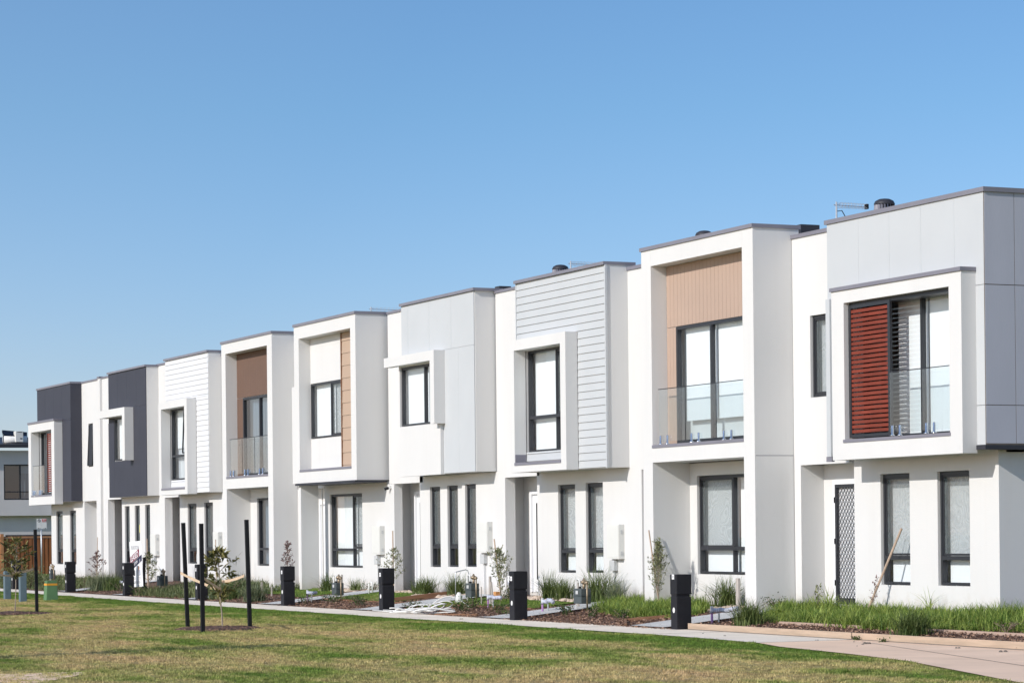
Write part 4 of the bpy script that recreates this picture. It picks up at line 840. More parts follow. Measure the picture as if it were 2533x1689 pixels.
sapling((-5.15, -.3), .42, .2, .14, 60, 'small scraggly weed in front of the diamond mesh door', 'olive', .05, .02, 19, (.05, 0), .9, 'weed_stalk', 'weed', None, 8, .004)
tuft((-4.75, -.3), .42, .12, 16, 'few bright arching blades by the shadow right of the mesh door', 'weed', 4)
tuft((-1.6, -.28), .4, .2, 18, 'sparse wisps of grass under the right tall window', 'weed', 5)

# long unmown grass, one mass each
def mass(polys, n, h, label, m='weed', seed=0, name='long_grass', w=.0065, lean=1.35):
    r = random.Random(seed); pts = []
    def inside(x, y, P):
        c = False
        for i in range(len(P)):
            x1, y1 = P[i]; x2, y2 = P[i-1]
            if (y1 > y) != (y2 > y) and x < (x2-x1)*(y-y1)/(y2-y1)+x1: c = not c
        return c
    bb = (min(p[0] for P in polys for p in P), max(p[0] for P in polys for p in P), min(p[1] for P in polys for p in P), max(p[1] for P in polys for p in P))
    cl = [(r.uniform(bb[0], bb[1]), r.uniform(bb[2], bb[3]), r.uniform(.5, 1.25)) for _ in range(int((bb[1]-bb[0])*(bb[3]-bb[2])*1.6)+4)]
    V = []; Q = []; k = 0
    while k < n:
        x, y = r.uniform(bb[0], bb[1]), r.uniform(bb[2], bb[3])
        if not any(inside(x, y, P) for P in polys): continue
        s = min(cl, key=lambda c: (c[0]-x)**2+(c[1]-y)**2)[2]*r.uniform(.8, 1.1); k += 6
        v, q = blades(r, 6, lambda r: (x+r.gauss(0, .03), y+r.gauss(0, .03), gz(y)), h*s, lean, w, 3)
        b = len(V); V += v; Q += [tuple(i+b for i in f) for f in q]
    return tag(npbuild(name, V, Q, m), label, 'grass', kind='stuff')
mass([[(-6.0, -.5), (-4.9, -1.85), (-2, -2.0), (0, -2.1), (1.2, -1.95), (2.7, -1.7), (4.2, -1.3), (4.5, -.1), (0.1, -.06), (-5.4, -.06), (-7.4, -.1)]], 21000, .32, 'long bright green unmown grass in front of the nearest house', seed=21)
mass([[(-12.3, -.9), (-11.6, -1.6), (-9.8, -2.05), (-8.6, -2.2), (-7.6, -2.0), (-7.3, -1.6), (-8.0, -.9), (-9.2, -.4), (-12.2, -.35)]], 11000, .31, 'long green unmown grass left of the nearest letterbox', seed=22)
mass([[(-40.0, -3.1), (-33.6, -3.1), (-33.6, -.3), (-40.0, -.3)]], 7500, .34, 'grey-green weeds round the gas meter and staked sapling', 'weedgrey', 23, w=.012)
mass([[(-33.2, -3.0), (-31.6, -3.0), (-31.2, -.4), (-33.2, -.4)]], 1500, .24, 'weeds behind the leaning black stake', 'weedgrey', 27, w=.012)
mass([[(-62, -3.3), (-46.7, -3.3), (-46.7, -.3), (-62, -.3)]], 5000, .26, 'low ground cover in the far left gardens', 'weedgrey', 24, w=.014)
for i, (x0, x1, y0, y1) in enumerate(LAWNS): mass([[(x0, y0), (x1, y0), (x1, y1), (x0, y1)]], int((x1-x0)*(y1-y0)*900), .075, ['short lawn grass behind the second letterbox', 'short lawn grass above the brown sleeper edging', 'small strip of short grass beyond the white conduits', 'short lawn grass by the pillar near the fourth letterbox', 'short lawn grass left of the sparse rocks'][i], 'weed', 30+i, 'lawn_grass', .006)
# pale rocks scattered below the walls
def rocks(name, label, boxes, n, seed):
    r = random.Random(seed); b = MB()
    for _ in range(n):
        x0, x1, y0, y1 = r.choice(boxes); x, y = r.uniform(x0, x1), r.uniform(y0, y1); s = r.uniform(.025, .06); z = gz(y)+s*.3
        k = len(b.v); dirs = [(1, 0, 0), (-1, 0, 0), (0, 1, 0), (0, -1, 0), (0, 0, 1), (0, 0, -1), (.7, .6, .5), (-.6, .7, .4), (-.7, -.6, .45), (.6, -.7, .5)]
        a = r.uniform(0, 6); ca, sa = math.cos(a), math.sin(a); sx, sy, sz = s*r.uniform(.8, 1.5), s*r.uniform(.7, 1.2), s*r.uniform(.5, .9)
        ring = [(math.cos(t)*r.uniform(.8, 1.1), math.sin(t)*r.uniform(.8, 1.1)) for t in [2*math.pi*j/6 for j in range(6)]]
        for (u, v) in ring: b.v.append((x+(u*sx*ca-v*sy*sa), y+(u*sx*sa+v*sy*ca), z-sz*.4))
        for (u, v) in ring: b.v.append((x+.75*(u*sx*ca-v*sy*sa), y+.75*(u*sx*sa+v*sy*ca), z+sz*.5))
        b.v.append((x, y, z+sz*.8)); 
        for j in range(6): b.f.append((k+j, k+(j+1) % 6, k+6+(j+1) % 6, k+6+j)); b.f.append((k+6+j, k+6+(j+1) % 6, k+12))
    return tag(b.build(name, 'rock'), label, 'rocks', kind='stuff')
rocks('river_rocks', 'pale river rocks spread along the white walls', [(-25.3, -20.6, -.55, -.12), (-18.9, -14, -.6, -.12), (-29.6, -26.6, -.75, -.2), (-22.9, -20.9, -.9, -.4), (-8.4, -6.9, -1.0, -.3)], 1500, 5)
# bark chips on the mulch
def chips(n, seed):
    r = random.Random(seed); V = []; Q = []
    for _ in range(n):
        x = r.uniform(-26.5, 5) if r.random() < .8 else r.uniform(-50, -26); y = r.uniform(-3.0 if x > -5.2 else -3.36, -1.4)
        s = r.uniform(.012, .035); a = r.uniform(0, 6.3); c, d = math.cos(a)*s, math.sin(a)*s; z = gz(y)+.012; tz = r.uniform(-.012, .02); b = len(V)
        V += [(x-c, y-d, z), (x+d*.4, y-c*.4, z+.01+tz), (x+c, y+d, z+.012), (x-d*.4, y+c*.4, z+.008)]; Q.append((b, b+1, b+2, b+3))
    return tag(npbuild('bark_chips', V, Q, 'chip'), 'loose reddish brown bark chips over the garden beds', 'bark chips', kind='stuff')
MT['chip'] = leafmat('bark_chip', (.06, .028, .018), (.40, .25, .17), 20, 0.)
chips(26000, 3)

# ------------------------------------------------------------------ front lawn blades (too many to count): scattered by geometry nodes
def lawn_blades():
    prot = []
    col = bpy.data.collections.new('lawn_clumps')
    for k in range(6):
        r = random.Random(50+k); V, Q = blades(r, 16, lambda r: (r.uniform(-.06, .06), r.uniform(-.06, .06), 0), .048, .9, .0045, 2)
        me = bpy.data.meshes.new('grass_clump'); me.from_pydata(V, [], Q); me.materials.append(MT['blade']); o = bpy.data.objects.new('grass_clump', me); col.objects.link(o)
    P = [(8, -19.5), (15, -7.0)] + [(11.3, -7.68), (6.4, -6.0), (4.2, -5.56), (1.8, -5.21), (.45, -4.81)] + [(x, y-.05) for x, y in fr[::-1][1:]]
    P = [(p[0], p[1]) for p in P] + [(-62, -8.5), (-40, -10.5), (-26, -12.6), (-12, -15.5)]
    me = bpy.data.meshes.new('lawn_grass'); me.from_pydata([(x, y, .002) for x, y in P], [], [tuple(range(len(P)))]); me.materials.append(MT['blade'])
    o = bpy.data.objects.new('lawn_grass', me); C.objects.link(o); tag(o, 'patchy green and straw coloured mown lawn in the foreground', 'grass', kind='stuff')
    ng = bpy.data.node_groups.new('scatter', 'GeometryNodeTree'); ng.interface.new_socket('Geometry', in_out='INPUT', socket_type='NodeSocketGeometry'); ng.interface.new_socket('Geometry', in_out='OUTPUT', socket_type='NodeSocketGeometry')
    n = ng.nodes; l = ng.links; gi = n.new('NodeGroupInput'); go = n.new('NodeGroupOutput')
    tri = n.new('GeometryNodeTriangulate'); l.new(gi.outputs[0], tri.inputs[0])
    d = n.new('GeometryNodeDistributePointsOnFaces'); d.inputs['Density'].default_value = 150; d.inputs['Seed'].default_value = 4; l.new(tri.outputs[0], d.inputs['Mesh'])
    ci = n.new('GeometryNodeCollectionInfo'); ci.inputs['Collection'].default_value = col; ci.inputs['Separate Children'].default_value = True; ci.inputs['Reset Children'].default_value = True
    ip = n.new('GeometryNodeInstanceOnPoints'); ip.inputs['Pick Instance'].default_value = True
    l.new(d.outputs['Points'], ip.inputs['Points']); l.new(ci.outputs[0], ip.inputs['Instance'])
    rv = n.new('FunctionNodeRandomValue'); rv.data_type = 'FLOAT_VECTOR'; rv.inputs[1].default_value = (0, 0, 6.283); l.new(rv.outputs[0], ip.inputs['Rotation'])
    r2 = n.new('FunctionNodeRandomValue'); r2.data_type = 'FLOAT'; r2.inputs[2].default_value = .55; r2.inputs[3].default_value = 1.15
    # patchier, shorter growth where noise is low
    ps = n.new('GeometryNodeInputPosition'); nz = n.new('ShaderNodeTexNoise'); nz.inputs['Scale'].default_value = .8; l.new(ps.outputs[0], nz.inputs['Vector'])
    mr = n.new('ShaderNodeMapRange'); mr.inputs['From Min'].default_value = .35; mr.inputs['From Max'].default_value = .65; mr.inputs['To Min'].default_value = .6; mr.inputs['To Max'].default_value = 1.15; l.new(nz.outputs['Fac'], mr.inputs['Value'])
    mu = n.new('ShaderNodeMath'); mu.operation = 'MULTIPLY'; l.new(r2.outputs[1], mu.inputs[0]); l.new(mr.outputs[0], mu.inputs[1]); l.new(mu.outputs[0], ip.inputs['Scale'])
    l.new(ip.outputs[0], go.inputs[0]); md = o.modifiers.new('scatter', 'NODES'); md.node_group = ng
lawn_blades()

# ------------------------------------------------------------------ letterboxes
def letterbox(x, y, label, num, low=False):
    t = thing('letterbox', (x, y, 0), label, 'letterbox', 'black letterbox pillars along the footpath'); w_, d_ = .24, .30; x0, x1, y0, y1 = x-w_/2, x+w_/2, y, y+d_
    MB().box(x0+.008, x1-.006, y0+.006, y1-.004, -.05, .575).build('base', 'letterbox', t, bevel=.012)
    MB().box(x0+.02, x1-.02, y0+.012, y1-.03, .57, .62).build('neck', 'letterbox', t)
    MB().box(x0, x1, y0, y1, .615, .965).build('mail_compartment', 'letterbox', t, bevel=.014)
    MB().disc((x+.01, y0-.0005+.006, .345), .048, squash=.8).build('paper_hole', 'whiteplastic', t)
    z = .92 if low is None else .82
    p = MB().box(x-.035, x+.045, y0-.006, y0-.001, z-.04, z+.045).build('number_plate', 'signwhite', t)
    textmesh(num, .062, 'signblack', p, (x+.005, y0-.007, z), (math.pi/2, 0, 0), 'number', extrude=.0008)
    MB().box(x0+.02, x0+.03, y0-.002, y0+.001, .66, .86).build('slot_line', 'black', t)
    return t
LB = [(-5.12, -3.22, 'nearest black letterbox, standing at the left end of the pine edging', '11'), (-11.47, -3.42, 'black letterbox with crumpled papers stuck on its front', '2'),
      (-18.85, -3.25, 'black letterbox beside the white conduit pile, third from the right', '7'), (-25.0, -3.38, 'black letterbox below the reddish sapling, fourth from the right', '5'),
      (-32.1, -3.3, 'black letterbox partly hidden behind the middle black tree stake', '9'), (-38.9, -3.35, 'black letterbox directly left of the leased sign', '4'),
      (-45.2, -3.4, 'black letterbox at the foot of the far end townhouse', '6'), (-51.6, -3.55, 'farthest black letterbox, behind the leaves of the left sapling', '8')]
for i, (x, y, lab, nu) in enumerate(LB):
    t = letterbox(x, y, lab, nu, None if i == 0 else False)
    if i == 1:
        for k, (a, b_, c, d) in enumerate(((-.115, -.05, .80, .88), (-.12, -.04, .755, .82), (-.115, -.055, .70, .76))):
            v = MB(); v.quad((x+a, y-.012, c), (x+b_, y-.02-.01*k, c+.005), (x+b_+.008, y-.014, d), (x+a-.01, y-.022, d-.006)); v.build('paper', 'signwhite' if k < 2 else 'wrap', t)
# ------------------------------------------------------------------ meters, taps, pegs, conduits
def gasmeter(x, y, label, s=1., post=True):
    z = gz(y); t = thing('gas_meter', (x, y, z), label, 'gas meter', 'gas meters in the front gardens')
    b = MB(); zz = z+.14
    for (c, e, f_) in ((zz, zz+.15, .0), (zz+.165, zz+.30, .0)): b.box(x-.16*s, x+.16*s, y-.10*s, y+.10*s, c, e)
    b.box(x-.17*s, x+.17*s, y-.11*s, y+.11*s, zz+.148, zz+.167); b.build('meter_body', 'gasmeter', t, bevel=.02)
    MB().tube([(x-.10, y, zz+.30), (x-.10, y, zz+.36), (x-.10, y, zz+.42), (x-.14, y, zz+.48), (x-.22, y, zz+.48), (x-.27, y, zz+.42), (x-.27, y, z-.03)], .018, 8).build('riser_pipe', 'whiteplastic', t, True)
    MB().tube([(x+.08, y, zz+.29), (x+.08, y, zz+.40)], .03).tube([(x+.06, y, zz+.40), (x+.24, y, zz+.42)], .028).tube([(x+.22, y, zz+.44), (x+.22, y, z)], .018).build('outlet_pipe', 'brass', t, True)
    MB().lathe([(.055, 0), (.075, .02), (.07, .05), (.03, .07), (.015, .11)], (x+.08, y, zz+.40), 14).build('regulator', 'brass', t, True)
    MB().lathe([(.03, 0), (.03, .04)], (x-.10, y, zz+.30), 10).build('coupling', 'black', t)
    MB().box(x-.05, x+.06, y-.1135*s, y-.1105*s, zz+.19, zz+.26).build('dial', 'greyplastic', t)
    return t
gasmeter(-12.0, -1.62, 'grey gas meter with white riser pipe beside the grey timber peg', 1.1); gasmeter(-24.7, -2.05, 'gas meter with brass regulator under the large window behind the yellow-green shrub')
gasmeter(-18.0, -1.40, 'gas meter half hidden by the dark shrub next to the white conduits'); gasmeter(-39.8, -1.9, 'dark gas meter among weeds right of the leased sign', 1.15)
gasmeter(-54.2, -1.5, 'brass topped gas meter beside the far end townhouse wall', .8)
def peg(x, y, h, label, w=.07, dx=0., m='greytimber'):
    z = gz(y); o = MB().rod((x, y, z-.05), (x+dx, y, z+h), w, w*.5).build('timber_peg', m); return tag(o, label, 'peg', 'weathered timber pegs at the meters')
peg(-12.75, -1.35, .52, 'grey timber peg behind the gas meter riser'); peg(-6.95, -.9, .62, 'tall pale peg with tap beside the dark front tuft', .09)
peg(-25.6, -1.6, .58, 'tall pale peg behind the gas meter of the canopy house', .06); peg(-26.1, -1.55, .50, 'purple stained peg left of the tall pale one', .09)
peg(-16.32, -1.65, .52, 'leaning split peg left of the second letterbox', .05, -.08); peg(-16.8, -1.5, .62, 'upright white peg behind the leaning split one', .07); peg(-17.05, -1.6, .40, 'short thin peg left of the upright white one', .03)
peg(-30.5, -2.0, .38, 'pale double peg right of the rightmost black stake', .08); peg(-30.0, -1.9, .26, 'small white marker peg beside the grey-green tuft', .05)
def tap(x, y, label, L=.5, d=0.):
    z = gz(y); t = thing('water_tap', (x, y, z), label, 'water pipe', 'recycled water pipes wrapped in plastic')
    MB().tube([(x, y, z-.02), (x, y, z+.20)], .022).build('purple_pipe', 'purple', t); MB().tube([(x+.16, y+.05, z-.02), (x+.16, y+.05, z+.18)], .018).build('copper_pipe', 'steel', t)
    r = random.Random(int(x*7)); pts = [(x-.02+L*k/6, y+.02+.03*r.uniform(-1, 1)+d*k/6, z+.24+r.uniform(-.02, .03)) for k in range(7)]
    MB().tube([(x, y, z+.18), (x, y, z+.24), *pts[1:]], .042, 9).build('wrapped_valve', 'wrap', t, True)
    MB().tube([(x, y, z+.2), (x, y, z+.3)], .03).build('valve_cap', 'greyplastic', t)
tap(-5.5, -2.25, 'plastic wrapped pipe on purple stand beside the blue-grey slab, nearest the camera', .55, .2); tap(-12.75, -2.15, 'small wrapped pipe on a stand left of the shrub by the slab'); tap(-25.75, -2.45, 'wrapped pipe on pink-purple stand at the flowering shrub', .6)
tap(-15.9, -1.95, 'bundle of wrapped valves under the timber pegs', .65); tap(-43.2, -2.2, 'wrapped pipe left of the letterbox at the leased sign', .35)
t = thing('water_meter', (-6.6, -.75, gz(-.75)), 'round red-faced water gauge on a black stand by the tall pale peg', 'water meter'); z = gz(-.75)
MB().tube([(-6.6, -.75, z-.02), (-6.6, -.75, z+.28)], .022).build('stand_pipe', 'black', t); MB().tube([(-6.6, -.80, z+.33), (-6.6, -.72, z+.33)], .07, 16).build('gauge_body', 'greyplastic', t)
MB().disc((-6.6, -.802, z+.33), .05).build('gauge_face', 'signmaroon', t); MB().tube([(-6.85, -.75, z+.5), (-6.7, -.75, z+.42), (-6.6, -.75, z+.38)], .02).build('elbow', 'greyplastic', t)
r = random.Random(4); b = MB(); D = Vector((.66, .75, 0)); E_ = Vector((.85, -.5, 0))
for k in range(11):
    st = Vector((-17.6, -3.30, 0))+E_*r.uniform(-.05, 1.25)+D*r.uniform(-.1, .3); L = r.uniform(.7, 1.35); n = 20; ph = r.uniform(0, 6); A = r.uniform(.03, .10); pts = []; sk = r.uniform(-.25, .25)
    for i in range(n):
        q = i/(n-1); p = st+D*L*q+E_*(A*math.sin(6*q+ph)+sk*q); pts.append((p.x, p.y, gz(p.y)+.03+.012*k*.5+max(0, .07*math.sin(5*q+ph))))
    b.tube(pts, .012, 7)
for k in range(5):      # loops standing up out of the pile
    c_ = Vector((-17.5, -2.95, 0))+D*.16*k+E_*r.uniform(0, .5); rr = r.uniform(.09, .15); pts = []
    for i in range(17):
        a = 2*math.pi*i/16; p = c_+D*rr*1.5*math.cos(a)+E_*.08*math.sin(a*.5); pts.append((p.x, p.y, gz(p.y)+.04+rr*(1-math.cos(a+1.6))*.6))
    b.tube(pts, .011, 7)
pts = [Vector((-17.6, -2.7, .05))+D*q*1.15+Vector((0, 0, .30*math.sin(math.pi*min(1, q*1.05)))) for q in [i/10 for i in range(11)]]
b.tube([tuple(p) for p in pts], .011, 7)
b.tube([(-19.2, -3.30, .03), (-18.2, -3.38, .03), (-17.2, -3.45, .03), (-16.3, -3.35, .04)], .012, 7).tube([(-19.0, -3.2, .04), (-18.2, -3.28, .05), (-17.4, -3.22, .04)], .011, 7)
tag(b.build('conduit_pile', 'whiteplastic', None, True), 'tangled pile of white electrical conduits spilling onto the footpath', 'conduits')
t = thing('conduit_hoop', (-18.7, -1.35, gz(-1.35)), 'tall grey hoop of bent conduit rising behind the gas meter', 'conduit hoop'); z = gz(-1.35)
MB().tube([(-18.7, -1.50, z), (-18.7, -1.50, z+.64), (-18.7, -1.48, z+.68), (-18.7, -1.40, z+.70), (-18.7, -1.24, z+.73), (-18.7, -1.20, z+.71), (-18.7, -1.18, z+.65), (-18.7, -1.18, z+.02)], .012, 8).build('bent_pipe', 'steel', t, True)
MB().tube([(-18.7, -1.18, z+.12), (-18.7, -1.18, z+.28)], .026).build('white_sleeve', 'whiteplastic', t)
o = MB().lathe([(.09, 0), (.07, .17), (.03, .24)], (-18.58, -1.47, gz(-1.47)), 10).build('plastic_bag', 'whiteplastic'); tag(o, 'crumpled white bag at the foot of the conduit hoop', 'bag')
for x, y, lab in ((-25.44, -.9, 'bent white pipe end beside the round shrub near the third letterbox'), (-46.1+1.2, -1.2, 'white bent pipe left of the letterbox at the leased sign')):
    z = gz(y); o = MB().tube([(x-.12, y, z-.02), (x-.12, y, z+.25), (x-.09, y, z+.30), (x, y, z+.32), (x+.09, y, z+.30), (x+.12, y, z+.25), (x+.12, y, z+.05)], .02, 8).build('bent_pipe', 'whiteplastic', None, True); tag(o, lab, 'pipe')
b = MB()
for k in range(2): b.box(-18.85+.02*k, -18.65-.03*k, -.52, -.40, .26+.07*k, .325+.07*k)
tag(b.build('clay_bricks', 'orangebrick'), 'little stack of orange clay bricks beside the slanting stake', 'bricks')
# timber edging
def edging(pts, h, w, label, m='oldtimber', name='timber_edging', z=None):
    b = MB()
    for (a, c) in zip(pts[:-1], pts[1:]):
        za = gz(a[1]) if z is None else z; zc = gz(c[1]) if z is None else z; b.rod((a[0], a[1], za+h/2-.02), (c[0], c[1], zc+h/2-.02), w, h+.02)
    return tag(b.build(name, m), label, 'garden edging', 'timber garden edging boards')
edging([(-4.92, -3.02), (.42, -3.04)], .11, .05, 'long pale pine edging board running from the nearest letterbox', 'timber', z=.02); edging([(.46, -3.045), (6, -2.96)], .11, .05, 'second pale pine edging board at the right edge of the photo', 'timber', z=.02)
edging([(-7.15, -3.12), (-8.15, -2.62), (-7.7, -1.9)], .07, .05, 'brown timber edging with a mitred corner in front of the tall grass'); edging([(-21.6, -1.98), (-21.35, -.4)], .12, .05, 'brown sleeper edging beside the lawn, left of the conduit hoop')
edging([(-20.6, -2.0), (-26, -1.98)], .05, .04, 'low brown edging along the front of the short lawn'); edging([(-27.1, -1.9), (-27.05, -.4)], .06, .05, 'brown edging board right of the canopy house pegs'); edging([(-13.9, -1.85), (-19.0, -1.9)], .05, .04, 'thin brown edging behind the second letterbox lawn')
edging([(-15.6, -3.3), (-14.7, -3.0), (-14.2, -2.95)], .05, .04, 'bent brown edging strip on the mulch left of the second letterbox'); edging([(-3.6, -1.98), (6, -1.9)], .06, .03, 'half buried pinkish board along the front of the unmown grass', 'tan')
tag(MB().box(-4.9, 6, -3.085, -3.05, .013, .022).build('edging_shadow', 'joint'), 'dark strip painted as the shadow gap along the foot of the pine edging', 'painted shadow', kind='stuff')  # shade under the pine edging, painted as a thin dark strip in front of it
# ------------------------------------------------------------------ leased sign
t = thing('lease_sign', (-39.15, -2.9, 0), 'white real estate board with a diagonal LEASED sticker beside a letterbox', 'sign board')
def brd(u, v, dy=0.): return (-39.71+1.22*u+.16*(.5-v)*1.0, -2.9+dy, .24+1.33*v+.035*u)
def bq(u0, u1, v0, v1, dy, name, m, par, sk=0.):
    b = MB(); a = [brd(u0, v0, dy), brd(u1, v0+sk, dy), brd(u1, v1+sk, dy), brd(u0, v1, dy)]; c = [(p[0], p[1]+.006, p[2]) for p in a]
    b.quad(*a); b.quad(*c[::-1]); 
    for i in range(4): b.quad(a[i], c[i], c[(i+1) % 4], a[(i+1) % 4])
    return b.build(name, m, par)
bd = bq(0, 1, 0, 1, 0, 'board', 'signwhite', t); bq(.14, .82, .945, .951, -.008, 'logo_rule', 'signgrey', bd)
bq(.02, .80, .50, .66, -.010, 'leased_sticker', 'signmaroon', bd, .17); bq(.03, .99, .355, .49, -.008, 'name_band', 'signnavy', bd, .21)
RX_ = (math.pi/2, 0, 0); sl = math.atan2(.17*1.33, .78*1.22)
def btext(s, size, m, u, v, rot=0., name='lettering', sx=1., par=None):
    p = brd(u, v, -.014); return textmesh(s, size, m, par or bd, p, (math.pi/2, -rot, 0), name, sx, .001)
btext('BUXTON', .16, 'signgrey', .48, .86, 0, 'logo', 1.25); btext('LEASED', .24, 'signwhite', .41, .66, sl, 'leased_lettering', 1.05); btext('BY BUXTON', .12, 'signwhite', .36, .485, .3, 'band_lettering', 1.1); btext('E', .13, 'signwhite', .86, .56, .3, 'band_letter')
for u, m1, m2 in ((.27, 'signblack', 'skinprint'), (.72, 'signgrey', 'skinprint')):
    bq(u-.10, u+.10, .25, .37, -.009, 'portrait_suit', m1 if m1 != 'signgrey' else 'wrap', bd); p = brd(u, .41, -.010); MB().disc(p, .065, squash=.8).build('portrait_face', m2, bd)
for v in (.20, .17): 
    for u in (.27, .72): bq(u-.13, u+.13, v, v+.012, -.009, 'small_print', 'signgrey', bd)
for v in (.115, .095, .075): bq(.26, .78, v, v+.01, -.009, 'small_print', 'signgrey', bd)
MB().rod((-39.5, -2.86, -.02), (-39.62, -2.86, 1.5), .05).build('post', 'blackstake', t); MB().rod((-38.52, -2.86, -.02), (-38.40, -2.86, 1.12), .07).build('post', 'blackstake', t); MB().rod((-39.1, -2.4, .0), (-39.55, -2.84, .62), .05).build('brace', 'blackstake', t)
# ------------------------------------------------------------------ staked trees on the lawn
G_ST = 'black timber stakes round the lawn trees'
def lstake(a, b_, label): return stake(a, b_, .033, 'blackstake', label, 'tree_stake', 'tree stake', G_ST, True)
lstake((-12.13, -9.79, -.05), (-12.16, -9.85, 1.97), 'leftmost black stake of the three, leaning left round the middle sapling'); lstake((-9.52, -10.33, -.05), (-9.52, -10.34, 1.94), 'middle and nearest black stake of the three round the sapling')
lstake((-10.79, -9.02, -.05), (-10.81, -9.06, 2.01), 'rightmost black stake of the three round the middle sapling'); lstake((-24.06, -9.65, -.05), (-24.07, -9.67, 1.91), 'single black stake at the left sapling near the photo edge'); lstake((-22.4, -11.9, -.05), (-22.4, -11.9, 1.9), 'black stake of the left sapling just outside the frame')
def webbing(a, b_, sag, label, w=.055):
    a, b_ = Vector(a), Vector(b_); v = MB(); n = 14; prev = None; side = (b_-a).cross(Vector((0, 0, 1))).normalized()*.006
    for i in range(n+1):
        q = i/n; p = a.lerp(b_, q)-Vector((0, 0, sag*4*q*(1-q))); tw = w/2*(1-.25*math.sin(q*9)**2)
        cur = [tuple(p+side+Vector((0, 0, tw))), tuple(p-side+Vector((0, 0, tw))), tuple(p-side-Vector((0, 0, tw))), tuple(p+side-Vector((0, 0, tw)))]
        if prev:
            for k in range(4): v.quad(prev[k], prev[(k+1) % 4], cur[(k+1) % 4], cur[k])
        prev = cur
    v.f.append((0, 1, 2, 3)); return tag(v.build('webbing_tie', 'hessian'), label, 'tree tie', 'hessian ties between stakes and saplings')
webbing((-12.2, -9.9, 1.03), (-11.35, -9.38, .70), .015, 'hessian tie from the left stake to the middle sapling trunk'); webbing((-9.56, -10.36, 1.03), (-11.3, -9.40, .73), .02, 'hessian tie from the nearest stake to the middle sapling trunk'); webbing((-10.85, -9.1, .98), (-11.38, -9.36, .87), .02, 'hessian tie from the right stake to the middle sapling trunk')
webbing((-24.08, -9.69, 1.01), (-23.72, -10.3, .92), .02, 'hessian tie from the single left stake to the left sapling'); webbing((-22.4, -11.9, 1.05), (-23.66, -10.3, .86), .02, 'hessian tie crossing out of the left photo edge')
sapling((-11.39, -9.35), 1.46, .33, .44, 330, 'thin trunked sapling with bronze green leaves held by three black stakes', 'tipleaf', .12, .034, 31, (-.06, -.06), .55, group='young trees on the mown lawn', nb=20, tr=.016, shape='round', droop=.35)
sapling((-23.7, -10.25), 1.62, .48, .58, 330, 'left sapling with olive bronze leaves in front of the timber fence', 'tipleaf', .11, .032, 32, (.05, .05), .5, group='young trees on the mown lawn', nb=24, tr=.015, shape='round', droop=.2)
def mring(cx, cy, r0, label, seed):
    r = random.Random(seed); b = MB(); n = 40; b.v.append((cx, cy, .055))
    for rr, z in ((.5, .06), (.85, .04), (1.05, -.005)):
        for j in range(n):
            a = 2*math.pi*j/n; q = r0*rr*(1+.12*math.sin(3*a+seed)+.05*r.uniform(-1, 1)); b.v.append((cx+q*math.cos(a), cy+q*math.sin(a), z+r.uniform(-.012, .012)))
    for j in range(n): b.f.append((0, 1+j, 1+(j+1) % n))
    for k in range(2):
        for j in range(n): b.f.append((1+k*n+j, 1+(k+1)*n+j, 1+(k+1)*n+(j+1) % n, 1+k*n+(j+1) % n))
    return struct(b.build('mulch_ring', 'mulch'))
mring(-10.75, -9.6, .82, '', 2); mring(-23.2, -10.5, .9, '', 5)
# street trees outside the frame to the left whose long shadows cross the lawn
sapling((-1.2, -19.6), 4.6, .35, 1.3, 1500, 'taller street tree left of the frame casting the long lawn shadow', 'sapleaf', .12, .05, 41, (.1, 0), .8, group='young trees on the mown lawn', nb=34, tr=.032, shape='round')
None if True else sapling((-8.0, -19.8), 4.8, .4, 1.2, 2200, 'second taller street tree left of the frame, farther along the lawn', 'sapleaf', .12, .05, 42, (-.1, 0), .8, group='young trees on the mown lawn', nb=30, tr=.045, shape='round')
# ------------------------------------------------------------------ street furniture at the left
def bollard(x, y, label, h=.78):
    t = thing('bollard', (x, y, 0), label, 'bollard', 'square blue-grey bollards on the verge'); MB().box(x-.09, x+.09, y-.09, y+.09, -.05, h).build('post', 'bollard', t, bevel=.012); MB().box(x-.075, x+.075, y-.075, y+.075, h, h+.02).build('top_plate', 'bollard', t); return t
bollard(-37.5, -7.1, 'farther of the two blue-grey bollards, at the left edge'); bollard(-34.3, -7.45, 'nearer of the two blue-grey bollards, left of the green pit box', .80)
t = thing('pit_box', (-35.6, -6.35, 0), 'short green service pillar with an orange stripe on the verge', 'service pillar', None)
b = MB(); x, y = -35.6, -6.35
b.v += [(x-.17, y-.17, -.02), (x+.17, y-.17, -.02), (x+.17, y+.17, -.02), (x-.17, y+.17, -.02), (x-.14, y-.14, .5), (x+.14, y-.14, .5), (x+.14, y+.14, .5), (x-.14, y+.14, .5)]
b.f += [(0, 3, 2, 1), (4, 5, 6, 7), (0, 1, 5, 4), (1, 2, 6, 5), (2, 3, 7, 6), (3, 0, 4, 7)]; b.build('pillar', 'greenbox', t, bevel=.012)
MB().box(x-.135, x+.135, y-.135, y+.135, .5, .54).build('lid', 'greenbox', t, bevel=.01); MB().box(x-.1485, x+.1485, y-.1485, y+.1485, .41, .465).build('stripe', 'orange', t)
